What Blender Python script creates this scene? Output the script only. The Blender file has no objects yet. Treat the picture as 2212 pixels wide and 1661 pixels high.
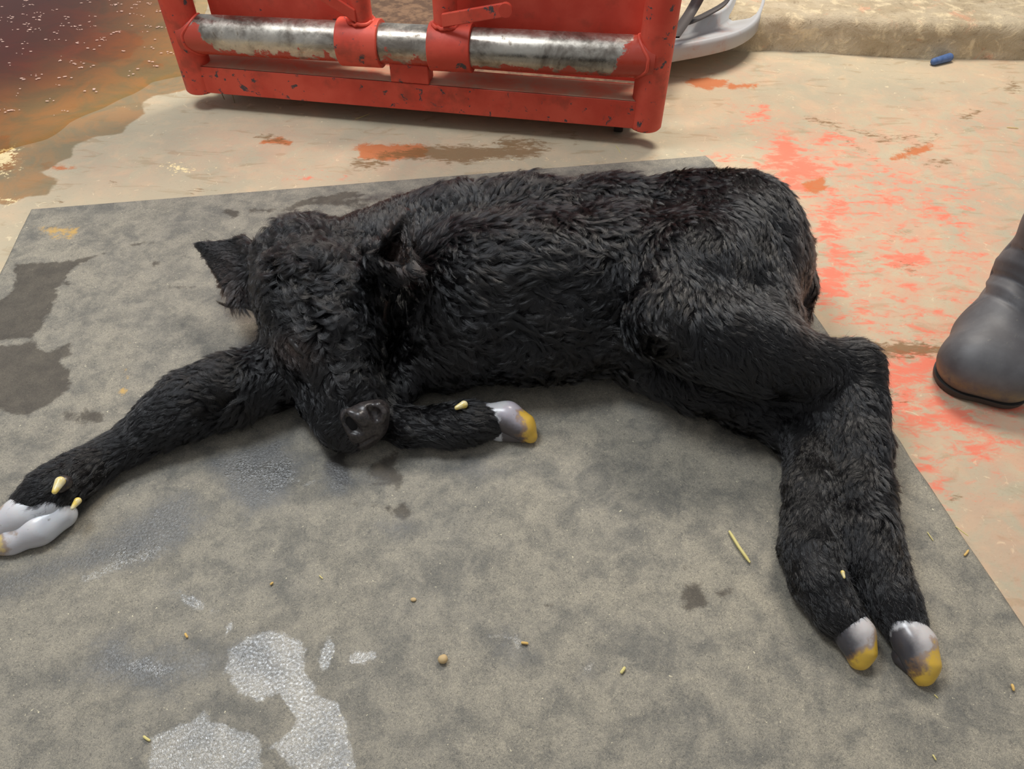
import bpy, math, random, os
import numpy as np
from mathutils import Vector, Matrix
from mathutils.kdtree import KDTree
random.seed(7); rng = np.random.default_rng(7)
SC = bpy.context.scene; COL = SC.collection

# ------------------------------------------------------------------ camera
W_, H_, F_ = 2212.0, 1661.0, 1600.0
CAMH = 0.95; PITCH = math.radians(46.5); ROLL = math.radians(0.67)
fw = np.array([0, math.cos(PITCH), -math.sin(PITCH)])
r0 = np.array([1.0, 0, 0]); u0 = np.array([0, math.sin(PITCH), math.cos(PITCH)])
rt = math.cos(ROLL) * r0 + math.sin(ROLL) * u0
up = math.cos(ROLL) * u0 - math.sin(ROLL) * r0
CP = np.array([0, 0, CAMH])
cam = bpy.data.cameras.new('camera'); camo = bpy.data.objects.new('camera', cam); COL.objects.link(camo)
cam.sensor_fit = 'HORIZONTAL'; cam.sensor_width = 36; cam.lens = 36 * F_ / W_; cam.clip_start = 0.02; cam.clip_end = 100
M = Matrix(((rt[0], up[0], -fw[0], 0), (rt[1], up[1], -fw[1], 0), (rt[2], up[2], -fw[2], CAMH), (0, 0, 0, 1)))
camo.matrix_world = M
SC.camera = camo

# ------------------------------------------------------------------ world, lamps, exposure
SC.view_settings.view_transform = 'Standard'; SC.view_settings.look = 'None'
SC.view_settings.gamma = 1; SC.view_settings.use_curve_mapping = False
SC.view_settings.exposure = 0.0
wd = bpy.data.worlds.new('barn_air'); SC.world = wd; wd.use_nodes = True
wd.node_tree.nodes['Background'].inputs[0].default_value = (0.86, 0.87, 0.90, 1)
wd.node_tree.nodes['Background'].inputs[1].default_value = 0.42
def area(name, loc, target, sx, sy, power, col):
    l = bpy.data.lights.new(name, 'AREA'); l.shape = 'RECTANGLE'; l.size = sx; l.size_y = sy; l.energy = power; l.color = col
    o = bpy.data.objects.new(name, l); COL.objects.link(o); o.location = loc
    o.rotation_euler = (Vector(target) - Vector(loc)).to_track_quat('-Z', 'Y').to_euler()
    return o
area('skylight', (-1.05, 1.42, 2.7), (-0.9, 1.35, 0), 0.75, 0.95, 50, (0.90, 0.95, 1.0))
area('ceiling_lamp', (0.75, 2.9, 2.7), (0.2, 1.3, 0), 1.1, 0.7, 84, (1.0, 0.93, 0.83))

# ------------------------------------------------------------------ helpers
Z0 = 0.016      # top of the rubber mat
def ray(u, v):
    return fw * F_ + rt * (u - W_ / 2) + up * (H_ / 2 - v)
def P(u, v, z=0.0):
    d = ray(u, v); return CP + d * ((z - CAMH) / d[2])
def PPM(p):     # pixels per metre at a point
    return F_ / float(np.dot(np.asarray(p) - CP, fw))
def N(u, v, rpx, z=None, zb=Z0):
    zz = 0.05 if z is None else z
    for _ in range(6):
        p = P(u, v, zz); r = rpx / PPM(p)
        if z is None: zz = zb + r * 0.93
    return (P(u, v, zz), rpx / PPM(P(u, v, zz)))
def project(p):
    q = p - CP; zc = q @ fw
    return W_ / 2 + F_ * (q @ rt) / zc, H_ / 2 - F_ * (q @ up) / zc

def empty(name, loc=(0, 0, 0), label=None, cat=None, group=None):
    o = bpy.data.objects.new(name, None); COL.objects.link(o); o.location = loc; tag(o, label, cat, group); return o
def tag(o, label=None, cat=None, group=None, kind=None):
    if label: o['label'] = label
    if cat: o['category'] = cat
    if group: o['group'] = group
    if kind: o['kind'] = kind
    return o
def mesh_obj(name, V, Fc, mat=None, parent=None, smooth=True, origin=None):
    V = np.asarray(V, dtype=np.float64).reshape(-1, 3)
    if parent is not None: off = np.array(parent_world(parent))
    elif origin is not None: off = np.array(origin)
    else: off = np.zeros(3)
    me = bpy.data.meshes.new(name)
    V2 = V - off
    if isinstance(Fc, np.ndarray):
        n, k = Fc.shape
        me.vertices.add(len(V2)); me.vertices.foreach_set('co', V2.astype(np.float32).ravel())
        me.loops.add(n * k); me.loops.foreach_set('vertex_index', Fc.astype(np.int32).ravel())
        me.polygons.add(n); me.polygons.foreach_set('loop_start', np.arange(0, n * k, k, dtype=np.int32))
        me.update(calc_edges=True); me.validate()
    else:
        me.from_pydata([tuple(x) for x in V2], [], Fc); me.update()
    if smooth: me.polygons.foreach_set('use_smooth', np.ones(len(me.polygons), dtype=bool))
    o = bpy.data.objects.new(name, me); COL.objects.link(o)
    if parent is not None: o.parent = parent
    else: o.location = off
    if mat: me.materials.append(mat)
    return o
def parent_world(o):
    v = Vector(o.location)
    while o.parent is not None: o = o.parent; v = v + Vector(o.location)
    return v
def fattr(o, name, arr):
    a = o.data.attributes.new(name, 'FLOAT', 'POINT'); a.data.foreach_set('value', np.asarray(arr, dtype=np.float32)); return a
class MB:
    def __init__(s): s.v = []; s.f = []
    def add(s, V, Fc):
        b = len(s.v); s.v += [tuple(map(float, x)) for x in V]; s.f += [tuple(b + i for i in f) for f in Fc]; return s
    def tube(s, pts, rad, n=24, caps=True, round_cap=0.0):
        pts = [np.array(p, float) for p in pts]
        if np.isscalar(rad): rad = [rad] * len(pts)
        V = []; Fc = []; prev = None
        for i, p in enumerate(pts):
            t = pts[min(i + 1, len(pts) - 1)] - pts[max(i - 1, 0)]; t = t / np.linalg.norm(t)
            if prev is None:
                a = np.array([0, 0, 1.0]) if abs(t[2]) < .9 else np.array([1.0, 0, 0])
                x = np.cross(t, a)
            else: x = prev - t * np.dot(prev, t)
            x /= np.linalg.norm(x); y = np.cross(t, x); prev = x
            for k in range(n):
                an = 2 * math.pi * k / n; V.append(p + rad[i] * (math.cos(an) * x + math.sin(an) * y))
        for i in range(len(pts) - 1):
            for k in range(n):
                a = i * n + k; b = i * n + (k + 1) % n; Fc.append((a, a + n, b + n, b))
        if caps: Fc.append(tuple(range(n))); Fc.append(tuple(reversed(range((len(pts) - 1) * n, len(pts) * n))))
        Fc = [tuple(reversed(f)) for f in Fc]
        return s.add(V, Fc)
    def box(s, o, ax, ay, az):   # corner + three edge vectors
        o, ax, ay, az = map(np.array, (o, ax, ay, az))
        V = [o, o + ax, o + ax + ay, o + ay, o + az, o + ax + az, o + ax + ay + az, o + ay + az]
        if np.dot(np.cross(ax, ay), az) < 0: Fc = [(0, 1, 2, 3), (4, 7, 6, 5), (0, 4, 5, 1), (1, 5, 6, 2), (2, 6, 7, 3), (3, 7, 4, 0)]
        else: Fc = [(3, 2, 1, 0), (5, 6, 7, 4), (1, 5, 4, 0), (2, 6, 5, 1), (3, 7, 6, 2), (0, 4, 7, 3)]
        return s.add(V, Fc)
    def build(s, name, mat, parent=None, bevel=0.0, smooth=False, origin=None):
        o = mesh_obj(name, s.v, s.f, mat, parent, smooth, origin)
        if bevel:
            m = o.modifiers.new('bevel', 'BEVEL'); m.width = bevel; m.segments = 3; m.limit_method = 'ANGLE'; m.angle_limit = math.radians(40)
            m.harden_normals = False
        if not smooth:
            ok = np.ones(len(o.data.polygons), dtype=bool); o.data.polygons.foreach_set('use_smooth', ok)
            try: o.data.set_sharp_from_angle(angle=math.radians(35))
            except Exception: pass
        return o

# ---- signed distance modelling: capsules and sheets joined smoothly, surfaced with surface nets
def cap(a, b, k=0.03, sub=False): return ('c', a[0], b[0], a[1], b[1], k, sub)
def chain(nodes, k=0.03, sub=False): return [cap(nodes[i], nodes[i + 1], k, sub) for i in range(len(nodes) - 1)]
def tri(a, b, c, r, k=0.01): return ('t', np.array(a), np.array(b), np.array(c), r, k, False)
def dist(pr, X):
    if pr[0] == 'c':
        _, a, b, ra, rb, k, sub = pr
        ba = b - a; L = max(float(ba @ ba), 1e-9)
        t = np.clip(((X - a) @ ba) / L, 0, 1)
        q = X - a - t[..., None] * ba
        return np.sqrt((q * q).sum(-1)) - (ra + (rb - ra) * t)
    if pr[0] == 't':
        _, a, b, c, r, k, sub = pr
        best = None
        for p, q in ((a, b), (b, c), (c, a)):
            e = q - p; w = X - p; t = np.clip((w @ e) / (e @ e), 0, 1); dd = w - t[..., None] * e; d2 = (dd * dd).sum(-1)
            best = d2 if best is None else np.minimum(best, d2)
        n = np.cross(b - a, c - a); n = n / np.linalg.norm(n)
        s = [np.einsum('...i,i->...', X - p, np.cross(q - p, n)) for p, q in ((a, b), (b, c), (c, a))]
        ins = (s[0] <= 0) & (s[1] <= 0) & (s[2] <= 0)
        pl = ((X - a) @ n) ** 2
        return np.sqrt(np.where(ins, pl, best)) - r
    if pr[0] == 'e':   # ellipsoid centre, 3 axis vectors (with lengths)
        _, c, ax, k, sub = pr
        q = X - c; s = 0
        ln = [np.linalg.norm(a) for a in ax]
        for a, l in zip(ax, ln): s = s + ((q @ a) / (l * l)) ** 2
        return (np.sqrt(s) - 1) * min(ln)
def bounds(pr):
    if pr[0] == 'c': r = max(pr[3], pr[4]); return np.minimum(pr[1], pr[2]) - r, np.maximum(pr[1], pr[2]) + r, pr[5], pr[6]
    if pr[0] == 't': A = np.array(pr[1:4]); return A.min(0) - pr[4], A.max(0) + pr[4], pr[5], pr[6]
    r = max(np.linalg.norm(a) for a in pr[2]); return pr[1] - r, pr[1] + r, pr[3], pr[4]
def sdf_mesh(prims, h, floor=None, disp=None, smooth=1):
    B = [bounds(p) for p in prims if not p[-1]]
    lo = np.min([b[0] for b in B], 0) - 4 * h; hi = np.max([b[1] for b in B], 0) + 4 * h
    n = np.ceil((hi - lo) / h).astype(int) + 1
    D = np.full(tuple(n), 0.2, dtype=np.float32)
    for pr in prims:
        l, u, k, sub = bounds(pr); m = k + 3 * h
        i0 = np.clip(np.floor((l - m - lo) / h).astype(int), 0, n - 1); i1 = np.clip(np.ceil((u + m - lo) / h).astype(int) + 1, 1, n)
        if (i1 <= i0).any(): continue
        ax = [lo[a] + h * np.arange(i0[a], i1[a]) for a in range(3)]
        X = np.stack(np.meshgrid(*ax, indexing='ij'), -1)
        d = dist(pr, X); sl = tuple(slice(i0[a], i1[a]) for a in range(3)); o = D[sl]
        if sub: hh = np.clip(0.5 - 0.5 * (o + d) / k, 0, 1); D[sl] = o + (-d - o) * hh + k * hh * (1 - hh)
        else: hh = np.clip(0.5 + 0.5 * (o - d) / k, 0, 1); D[sl] = o + (d - o) * hh - k * hh * (1 - hh)
    if floor is not None:
        z = lo[2] + h * np.arange(n[2]); fl = (floor - z)[None, None, :]
        k = 0.006; hh = np.clip(0.5 - 0.5 * (fl - D) / k, 0, 1); D = (fl + (D - fl) * hh + k * hh * (1 - hh)).astype(np.float32)
    s = D < 0
    c = np.zeros(tuple(n - 1), dtype=np.int8)
    for a in (0, 1):
        for b in (0, 1):
            for e in (0, 1): c += s[a:n[0] - 1 + a, b:n[1] - 1 + b, e:n[2] - 1 + e]
    act = (c > 0) & (c < 8); I, J, K = np.nonzero(act)
    idx = np.full(act.shape, -1, dtype=np.int32); idx[act] = np.arange(len(I))
    acc = np.zeros((len(I), 3)); cnt = np.zeros(len(I))
    cs = [(a, b, e) for a in (0, 1) for b in (0, 1) for e in (0, 1)]
    for p in cs:
        for axn in range(3):
            if p[axn]: continue
            q = list(p); q[axn] = 1
            da = D[I + p[0], J + p[1], K + p[2]]; db = D[I + q[0], J + q[1], K + q[2]]
            m = (da < 0) != (db < 0); t = np.where(m, da / np.where(m, da - db, 1), 0)
            pos = np.tile(np.array(p, float), (len(I), 1)); pos[:, axn] = t
            acc += pos * m[:, None]; cnt += m
    V = lo + h * (np.stack([I, J, K], -1) + acc / cnt[:, None])
    Q = []
    for axn in range(3):
        o1, o2 = [(1, 2), (2, 0), (0, 1)][axn]
        s0 = np.moveaxis(s, [axn, o1, o2], [0, 1, 2]); id0 = np.moveaxis(idx, [axn, o1, o2], [0, 1, 2])
        a0 = s0[:-1, 1:-1, 1:-1]; a1 = s0[1:, 1:-1, 1:-1]
        for flip, msk in ((False, a0 & ~a1), (True, ~a0 & a1)):
            i, j, k2 = np.nonzero(msk); j = j + 1; k2 = k2 + 1
            q = np.stack([id0[i, j - 1, k2 - 1], id0[i, j, k2 - 1], id0[i, j, k2], id0[i, j - 1, k2]], -1)
            Q.append(q[:, ::-1] if flip else q)
    Q = np.concatenate(Q)
    for _ in range(smooth):
        S = np.zeros_like(V); C = np.zeros(len(V))
        for a in range(4):
            b = (a + 1) % 4
            np.add.at(S, Q[:, a], V[Q[:, b]]); np.add.at(C, Q[:, a], 1); np.add.at(S, Q[:, b], V[Q[:, a]]); np.add.at(C, Q[:, b], 1)
        V = V * 0.5 + 0.5 * S / C[:, None]
    return V, Q
def vnormals(V, Q):
    n = np.cross(V[Q[:, 2]] - V[Q[:, 0]], V[Q[:, 3]] - V[Q[:, 1]]); out = np.zeros_like(V)
    for a in range(4): np.add.at(out, Q[:, a], n)
    return out / np.maximum(np.linalg.norm(out, axis=1), 1e-12)[:, None]

# ---- value noise in numpy
_perm = rng.random((64, 64, 64))
def vnoise(X):
    X = np.asarray(X); i = np.floor(X).astype(int); f = X - i; f = f * f * (3 - 2 * f)
    r = 0
    for a in (0, 1):
        for b in (0, 1):
            for c in (0, 1):
                w = (f[..., 0] if a else 1 - f[..., 0]) * (f[..., 1] if b else 1 - f[..., 1]) * (f[..., 2] if c else 1 - f[..., 2])
                r = r + w * _perm[(i[..., 0] + a) % 64, (i[..., 1] + b) % 64, (i[..., 2] + c) % 64]
    return r

# ---- material helper
def srgb(r, g, b):
    f = lambda c: (c / 255 / 12.92) if c / 255 <= 0.04045 else ((c / 255 + 0.055) / 1.055) ** 2.4
    return (f(r), f(g), f(b), 1)
class Mat:
    def __init__(s, name):
        s.m = bpy.data.materials.new(name); s.m.use_nodes = True; s.nt = s.m.node_tree; s.nt.nodes.clear()
        s.out = s.n('ShaderNodeOutputMaterial'); s.b = s.n('ShaderNodeBsdfPrincipled'); s.l(s.b.outputs[0], s.out.inputs[0]); s._co = None
    def n(s, t, **kw):
        x = s.nt.nodes.new(t)
        for k, v in kw.items(): setattr(x, k, v)
        return x
    def l(s, a, b): s.nt.links.new(a, b)
    def set(s, sock, v):
        if hasattr(v, 'is_output') or isinstance(v, bpy.types.NodeSocket): s.l(v, sock)
        else: sock.default_value = v
    def co(s, scale=(1, 1, 1), rot=(0, 0, 0)):
        if s._co is None: s._co = s.n('ShaderNodeTexCoord').outputs['Object']
        if scale == (1, 1, 1) and rot == (0, 0, 0): return s._co
        mp = s.n('ShaderNodeMapping'); mp.inputs['Scale'].default_value = scale; mp.inputs['Rotation'].default_value = rot; s.l(s._co, mp.inputs[0]); return mp.outputs[0]
    def noise(s, scale, detail=4, rough=0.55, dist=0.0, co=None, off=0.0):
        x = s.n('ShaderNodeTexNoise'); x.inputs['Scale'].default_value = scale; x.inputs['Detail'].default_value = detail
        x.inputs['Roughness'].default_value = rough; x.inputs['Distortion'].default_value = dist
        c = co or s.co()
        if off:
            a = s.n('ShaderNodeVectorMath', operation='ADD'); s.l(c, a.inputs[0]); a.inputs[1].default_value = (off, off * 1.7, off * .6); c = a.outputs[0]
        s.l(c, x.inputs['Vector']); return x.outputs['Fac']
    def ramp(s, fac, lo, hi, a=0.0, b=1.0):
        x = s.n('ShaderNodeMapRange'); x.interpolation_type = 'SMOOTHSTEP'; x.inputs['From Min'].default_value = lo; x.inputs['From Max'].default_value = hi
        x.inputs['To Min'].default_value = a; x.inputs['To Max'].default_value = b; s.set(x.inputs['Value'], fac); return x.outputs[0]
    def math(s, op, a, b=0.0, c=0.0):
        x = s.n('ShaderNodeMath', operation=op); s.set(x.inputs[0], a); s.set(x.inputs[1], b); s.set(x.inputs[2], c); return x.outputs[0]
    def mix(s, fac, a, b):
        x = s.n('ShaderNodeMix', data_type='RGBA'); s.set(x.inputs[0], fac); s.set(x.inputs[6], a); s.set(x.inputs[7], b); return x.outputs[2]
    def attr(s, name): return s.n('ShaderNodeAttribute', attribute_name=name).outputs['Fac']
    def bump(s, h, strength=0.3, dist=0.001):
        x = s.n('ShaderNodeBump'); x.inputs['Strength'].default_value = strength; x.inputs['Distance'].default_value = dist; s.l(h, x.inputs['Height']); s.l(x.outputs[0], s.b.inputs['Normal']); return x
    def base(s, c): s.set(s.b.inputs['Base Color'], c)
    def rough(s, c): s.set(s.b.inputs['Roughness'], c)
    def metal(s, c): s.set(s.b.inputs['Metallic'], c)
    def spec(s, c): s.set(s.b.inputs['Specular IOR Level'], c)

# ------------------------------------------------------------------ stain masks on flat ground, traced where they lie
def poly_sd(px, XY, z):
    pts = np.array([P(u, v, z)[:2] for u, v in px]); n = len(pts)
    d = np.full(len(XY), 1e9); ins = np.zeros(len(XY), bool)
    for i in range(n):
        a = pts[i]; b = pts[(i + 1) % n]; e = b - a; w = XY - a
        t = np.clip((w @ e) / (e @ e), 0, 1); q = w - t[:, None] * e; d = np.minimum(d, (q * q).sum(1))
        c = (a[1] > XY[:, 1]) != (b[1] > XY[:, 1])
        with np.errstate(divide='ignore', invalid='ignore'): xx = a[0] + (XY[:, 1] - a[1]) * (b[0] - a[0]) / (b[1] - a[1])
        ins ^= c & (XY[:, 0] < xx)
    d = np.sqrt(d); return np.where(ins, -d, d)
def mask(polys, XY, z, soft=0.012):
    m = np.zeros(len(XY))
    for pl in polys:
        amt = 1.0
        if isinstance(pl[0], (int, float)): amt = pl[0]; pl = pl[1]
        m = np.maximum(m, amt * np.clip(0.5 - poly_sd(pl, XY, z) / (2 * soft), 0, 1.3))
    return m
def blob(u, v, a, b=None, ang=0, n=12, jag=0.25):
    b = b or a; r = random.Random(int(u * 7 + v)); out = []
    for i in range(n):
        t = 2 * math.pi * i / n; k = 1 + jag * (r.random() - .5) * 2; x = a * k * math.cos(t); y = b * k * math.sin(t)
        c, s = math.cos(math.radians(ang)), math.sin(math.radians(ang)); out.append((u + x * c - y * s, v + x * s + y * c))
    return out
def grid(x0, x1, y0, y1, h):
    nx = int((x1 - x0) / h) + 1; ny = int((y1 - y0) / h) + 1
    X, Y = np.meshgrid(np.linspace(x0, x1, nx), np.linspace(y0, y1, ny), indexing='ij')
    id_ = np.arange(nx * ny).reshape(nx, ny)
    Q = np.stack([id_[:-1, :-1], id_[1:, :-1], id_[1:, 1:], id_[:-1, 1:]], -1).reshape(-1, 4)
    return np.stack([X.ravel(), Y.ravel()], -1), Q, nx, ny

# ------------------------------------------------------------------ concrete floor
def floor_material():
    m = Mat('stained_concrete')
    n1 = m.noise(3.0, 6, .6); n2 = m.noise(14, 6, .65, .6); n3 = m.noise(160, 4, .6); n4 = m.noise(45, 5, .6, 1.2, off=3.1)
    streak = m.noise(9, 6, .6, .8, co=m.co((1, 3.2, 1), (0, 0, .25)))
    base = m.mix(m.ramp(n1, .35, .65), srgb(194, 178, 150), srgb(178, 168, 144))
    base = m.mix(m.ramp(n2, .45, .75, 0, .55), base, srgb(214, 184, 150))
    base = m.mix(m.ramp(streak, .56, .66, 0, .35), base, srgb(150, 124, 88))
    base = m.mix(m.ramp(n4, .64, .70, 0, .5), base, srgb(236, 218, 180))
    base = m.mix(m.ramp(n3, .58, .7, 0, .25), base, srgb(150, 130, 100))
    # faint pink everywhere the marking paint was tracked
    pinkfac = m.math('MULTIPLY', m.attr('pink'), m.ramp(m.noise(16, 6, .65, .8, off=5), .36, .62))
    base = m.mix(m.math('MULTIPLY', pinkfac, .4), base, srgb(216, 154, 126))
    red = m.math('ADD', m.attr('red'), m.math('MULTIPLY', m.math('SUBTRACT', m.noise(26, 8, .72, .5, co=m.co((1, 2.0, 1)), off=9), .5), 2.8))
    base = m.mix(m.ramp(red, .45, 1.05, 0, .85), base, srgb(236, 118, 92))
    org = m.math('ADD', m.attr('orange'), m.math('MULTIPLY', m.math('SUBTRACT', m.noise(30, 7, .7, .5, off=12), .5), 1.6))
    base = m.mix(m.ramp(org, .45, .8, 0, .85), base, srgb(196, 106, 52))
    mud = m.math('ADD', m.attr('mud'), m.math('MULTIPLY', m.math('SUBTRACT', m.noise(40, 7, .7, .5, co=m.co((1, 2.5, 1), (0, 0, .4)), off=15), .5), 2.6))
    base = m.mix(m.ramp(mud, .42, .92, 0, .8), base, srgb(124, 92, 54))
    wet = m.math('ADD', m.attr('wet'), m.math('MULTIPLY', m.math('SUBTRACT', m.noise(22, 6, .65, .3, off=18), .5), .6))
    wetf = m.ramp(wet, .42, .58)
    wc = m.mix(m.ramp(m.noise(7, 6, .65, 1, off=20), .38, .62), srgb(128, 112, 78), srgb(166, 118, 66))
    base = m.mix(m.math('MULTIPLY', wetf, .8), base, wc)
    white = m.math('ADD', m.attr('white'), m.math('MULTIPLY', m.math('SUBTRACT', m.noise(70, 8, .75, .3, off=22), .5), 3.2))
    base = m.mix(m.ramp(white, .8, 1.0), base, srgb(250, 226, 172))
    m.base(base)
    m.rough(m.math('SUBTRACT', .8, m.math('MULTIPLY', wetf, .45)))
    m.spec(.35)
    hgt = m.math('ADD', m.math('MULTIPLY', m.noise(60, 8, .7), .6), m.math('MULTIPLY', n3, .3))
    m.bump(hgt, .35, .003)
    return m.m
def floor_attrs(o, XY):
    red = [(.40, [(1620, 330), (1700, 260), (2150, 400), (2200, 700), (2250, 1000), (2050, 1150), (1850, 800), (1750, 600)]), (1.05, blob(1720, 370, 80, 50)), (1.2, blob(1960, 800, 80, 40)), (1.1, blob(2000, 900, 90, 50)), (.85, blob(1800, 540, 60, 110)), blob(1690, 330, 60, 50), blob(1720, 380, 70, 40), blob(1640, 250, 30, 24), (.9, blob(1800, 470, 60, 90)), blob(1790, 620, 55, 60),
           blob(1960, 560, 60, 30), (.8, blob(2040, 460, 90, 30, 20)), blob(1900, 430, 45, 20), blob(1990, 800, 90, 60, 20), blob(2060, 900, 120, 50, 20),
           blob(1960, 860, 60, 60), blob(2120, 960, 90, 40), blob(1990, 990, 40, 30, 40), blob(2020, 1050, 45, 18, 60), (.8, blob(1800, 300, 60, 20, 10)),
           (.9, blob(1850, 680, 50, 40)), (.8, blob(1960, 700, 45, 20)), blob(2190, 880, 60, 30), (.8, blob(690, 385, 60, 12)), (.8, blob(1560, 345, 60, 16)),
           (.9, blob(2005, 720, 18, 26)), (.6, blob(1950, 480, 50, 40)), (.7, blob(1580, 240, 20, 30)), (.7, blob(2110, 545, 20, 14)), (.7, blob(2200, 500, 40, 25)), (1.2, blob(215, 95, 100, 28, -12)), (1.0, blob(40, 120, 60, 50)), (.8, blob(330, 140, 30, 10))]
    org = [blob(1760, 400, 34, 18), blob(1530, 180, 50, 14), (.8, blob(1600, 185, 45, 10)), blob(600, 306, 40, 9), (.9, blob(850, 330, 90, 24)), (.8, blob(1970, 330, 60, 14, -15)),
           (1.2, blob(235, 105, 85, 30, -10)), (1.0, blob(150, 60, 60, 40)), (.7, blob(330, 140, 30, 12)), blob(10, 330, 30, 40), (.8, blob(2000, 320, 40, 10, -30)), (.7, blob(120, 360, 50, 14))]
    mud = [blob(590, 300, 36, 8, 12), blob(1000, 330, 190, 22), (.9, blob(1130, 310, 60, 14)), (.8, blob(120, 435, 10, 9)), blob(435, 411, 20, 4), (.9, blob(245, 395, 10, 6)),
           (.8, blob(1780, 265, 60, 8, 14)), (.8, blob(1880, 290, 60, 7, 12)), blob(1930, 300, 48, 7, -8), (.9, blob(2090, 250, 36, 8, -20)), (.8, blob(1850, 315, 80, 5, 35)), (.8, blob(1990, 310, 45, 8, -28)),
           (1.2, blob(1970, 755, 120, 16, 2)), (.7, blob(2080, 770, 130, 10, 2)), (.8, blob(2030, 350, 40, 10)), (.7, blob(1940, 505, 36, 5, -25)), (.7, blob(1960, 575, 30, 14)), (.7, blob(2070, 1075, 24, 12, 25)),
           (.7, blob(2190, 190, 26, 14)), (.6, blob(1900, 840, 70, 20, 30)), (.8, blob(800, 352, 50, 14)), (.8, blob(1240, 300, 12, 16))]
    wet = [[(-700, -200), (420, -200), (420, 150), (400, 195), (330, 208), (310, 222), (315, 245), (278, 268), (270, 288), (240, 292), (200, 298), (165, 312), (150, 340), (110, 362), (85, 372),
            (125, 390), (100, 420), (60, 425), (20, 440), (-60, 430), (-700, 600)]]
    wht = [blob(10, 340, 45, 30), blob(15, 435, 30, 14), blob(10, 375, 25, 12), blob(40, 365, 12, 6), (.85, blob(385, 362, 50, 18)), (.75, blob(470, 365, 30, 10)), (.7, blob(430, 300, 20, 6)),
           (.6, blob(280, 230, 40, 10)), (.6, blob(1270, 345, 300, 14))]
    pink = [(1.0, [(1500, 240), (2300, 200), (2500, 1500), (2250, 1500), (1700, 500)]), (.8, blob(560, 330, 150, 60)), (.7, blob(250, 360, 90, 40)), (.7, blob(1600, 160, 120, 30)), (.6, blob(2150, 160, 100, 30)), (.9, blob(800, 340, 160, 30)), (.7, blob(60, 355, 80, 20))]
    fattr(o, 'red', mask(red, XY, 0, .05)); fattr(o, 'orange', mask(org, XY, 0, .02)); fattr(o, 'mud', mask(mud, XY, 0, .022))
    fattr(o, 'wet', mask(wet, XY, 0, .03)); fattr(o, 'white', mask(wht, XY, 0, .03)); fattr(o, 'pink', mask(pink, XY, 0, .12))
# one mesh: fine where the photograph looks, coarse ring around it
xs = np.concatenate([np.arange(-3.4, -1.9, .1), np.arange(-1.9, 2.0, .0085), np.arange(2.0, 3.5, .1)])
ys = np.concatenate([np.arange(-1.2, .45, .1), np.arange(.45, 3.0, .0085), np.arange(3.0, 5.0, .1)])
X_, Y_ = np.meshgrid(xs, ys, indexing='ij'); XY = np.stack([X_.ravel(), Y_.ravel()], -1)
id_ = np.arange(len(XY)).reshape(X_.shape)
Q = np.stack([id_[:-1, :-1], id_[1:, :-1], id_[1:, 1:], id_[:-1, 1:]], -1).reshape(-1, 4)
fl = mesh_obj('floor', np.concatenate([XY, np.zeros((len(XY), 1))], 1), Q, floor_material()); tag(fl, kind='structure')
floor_attrs(fl, XY)

# raised concrete step along the far side
def curb_material():
    m = Mat('rough_cast_concrete')
    n1 = m.noise(5, 7, .65, .4, co=m.co((1, 2, 2))); n2 = m.noise(22, 7, .7, .5); n3 = m.noise(70, 5, .7)
    b = m.mix(m.ramp(n1, .38, .62), srgb(178, 160, 130), srgb(196, 180, 152))
    b = m.mix(m.ramp(n2, .5, .66, 0, .8), b, srgb(232, 212, 174))
    b = m.mix(m.ramp(n2, .44, .30, 0, .6), b, srgb(118, 98, 72))
    b = m.mix(m.ramp(m.noise(9, 6, .7, .6, off=4), .58, .7, 0, .5), b, srgb(226, 160, 126))
    b = m.mix(m.ramp(n3, .62, .7, 0, .6), b, srgb(110, 92, 70))
    m.base(b); m.rough(.9); m.bump(m.math('ADD', n2, m.math('MULTIPLY', n3, .4)), .8, .012); return m.m
a = P(1120, 95, 0); b = P(2330, 140, 0); dr = (b - a) / np.linalg.norm(b - a); nr = np.array([-dr[1], dr[0], 0])
mb_v = []; L = 2.4; nseg = 240; prof = [(0, -.01), (.004, .0), (.006, .03), (.010, .07), (.016, .09), (.03, .099), (.06, .102), (.2, .104), (.6, .106), (1.6, .108)]
for i in range(nseg + 1):
    s = -.15 + (L + .15) * i / nseg
    for j, (o_, z_) in enumerate(prof):
        w = .010 * math.sin(s * 9) * (1 if j < 6 else .4) + .012 * (vnoise(np.array([[s * 14, j * .6, 3.0]]))[0] - .5)
        zz = z_ + (.008 * (vnoise(np.array([[s * 9, j * 2.1, 8.0]]))[0] - .5) if j > 1 else 0)
        mb_v.append(a + dr * s + nr * (o_ + w + .006) + np.array([0, 0, zz]))
k = len(prof); Qc = np.array([(i * k + j, (i + 1) * k + j, (i + 1) * k + j + 1, i * k + j + 1) for i in range(nseg) for j in range(k - 1)])
cb = mesh_obj('kerb', mb_v, Qc, curb_material()); tag(cb, kind='structure', label='raised pale rough concrete step along the far side of the floor')

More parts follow.
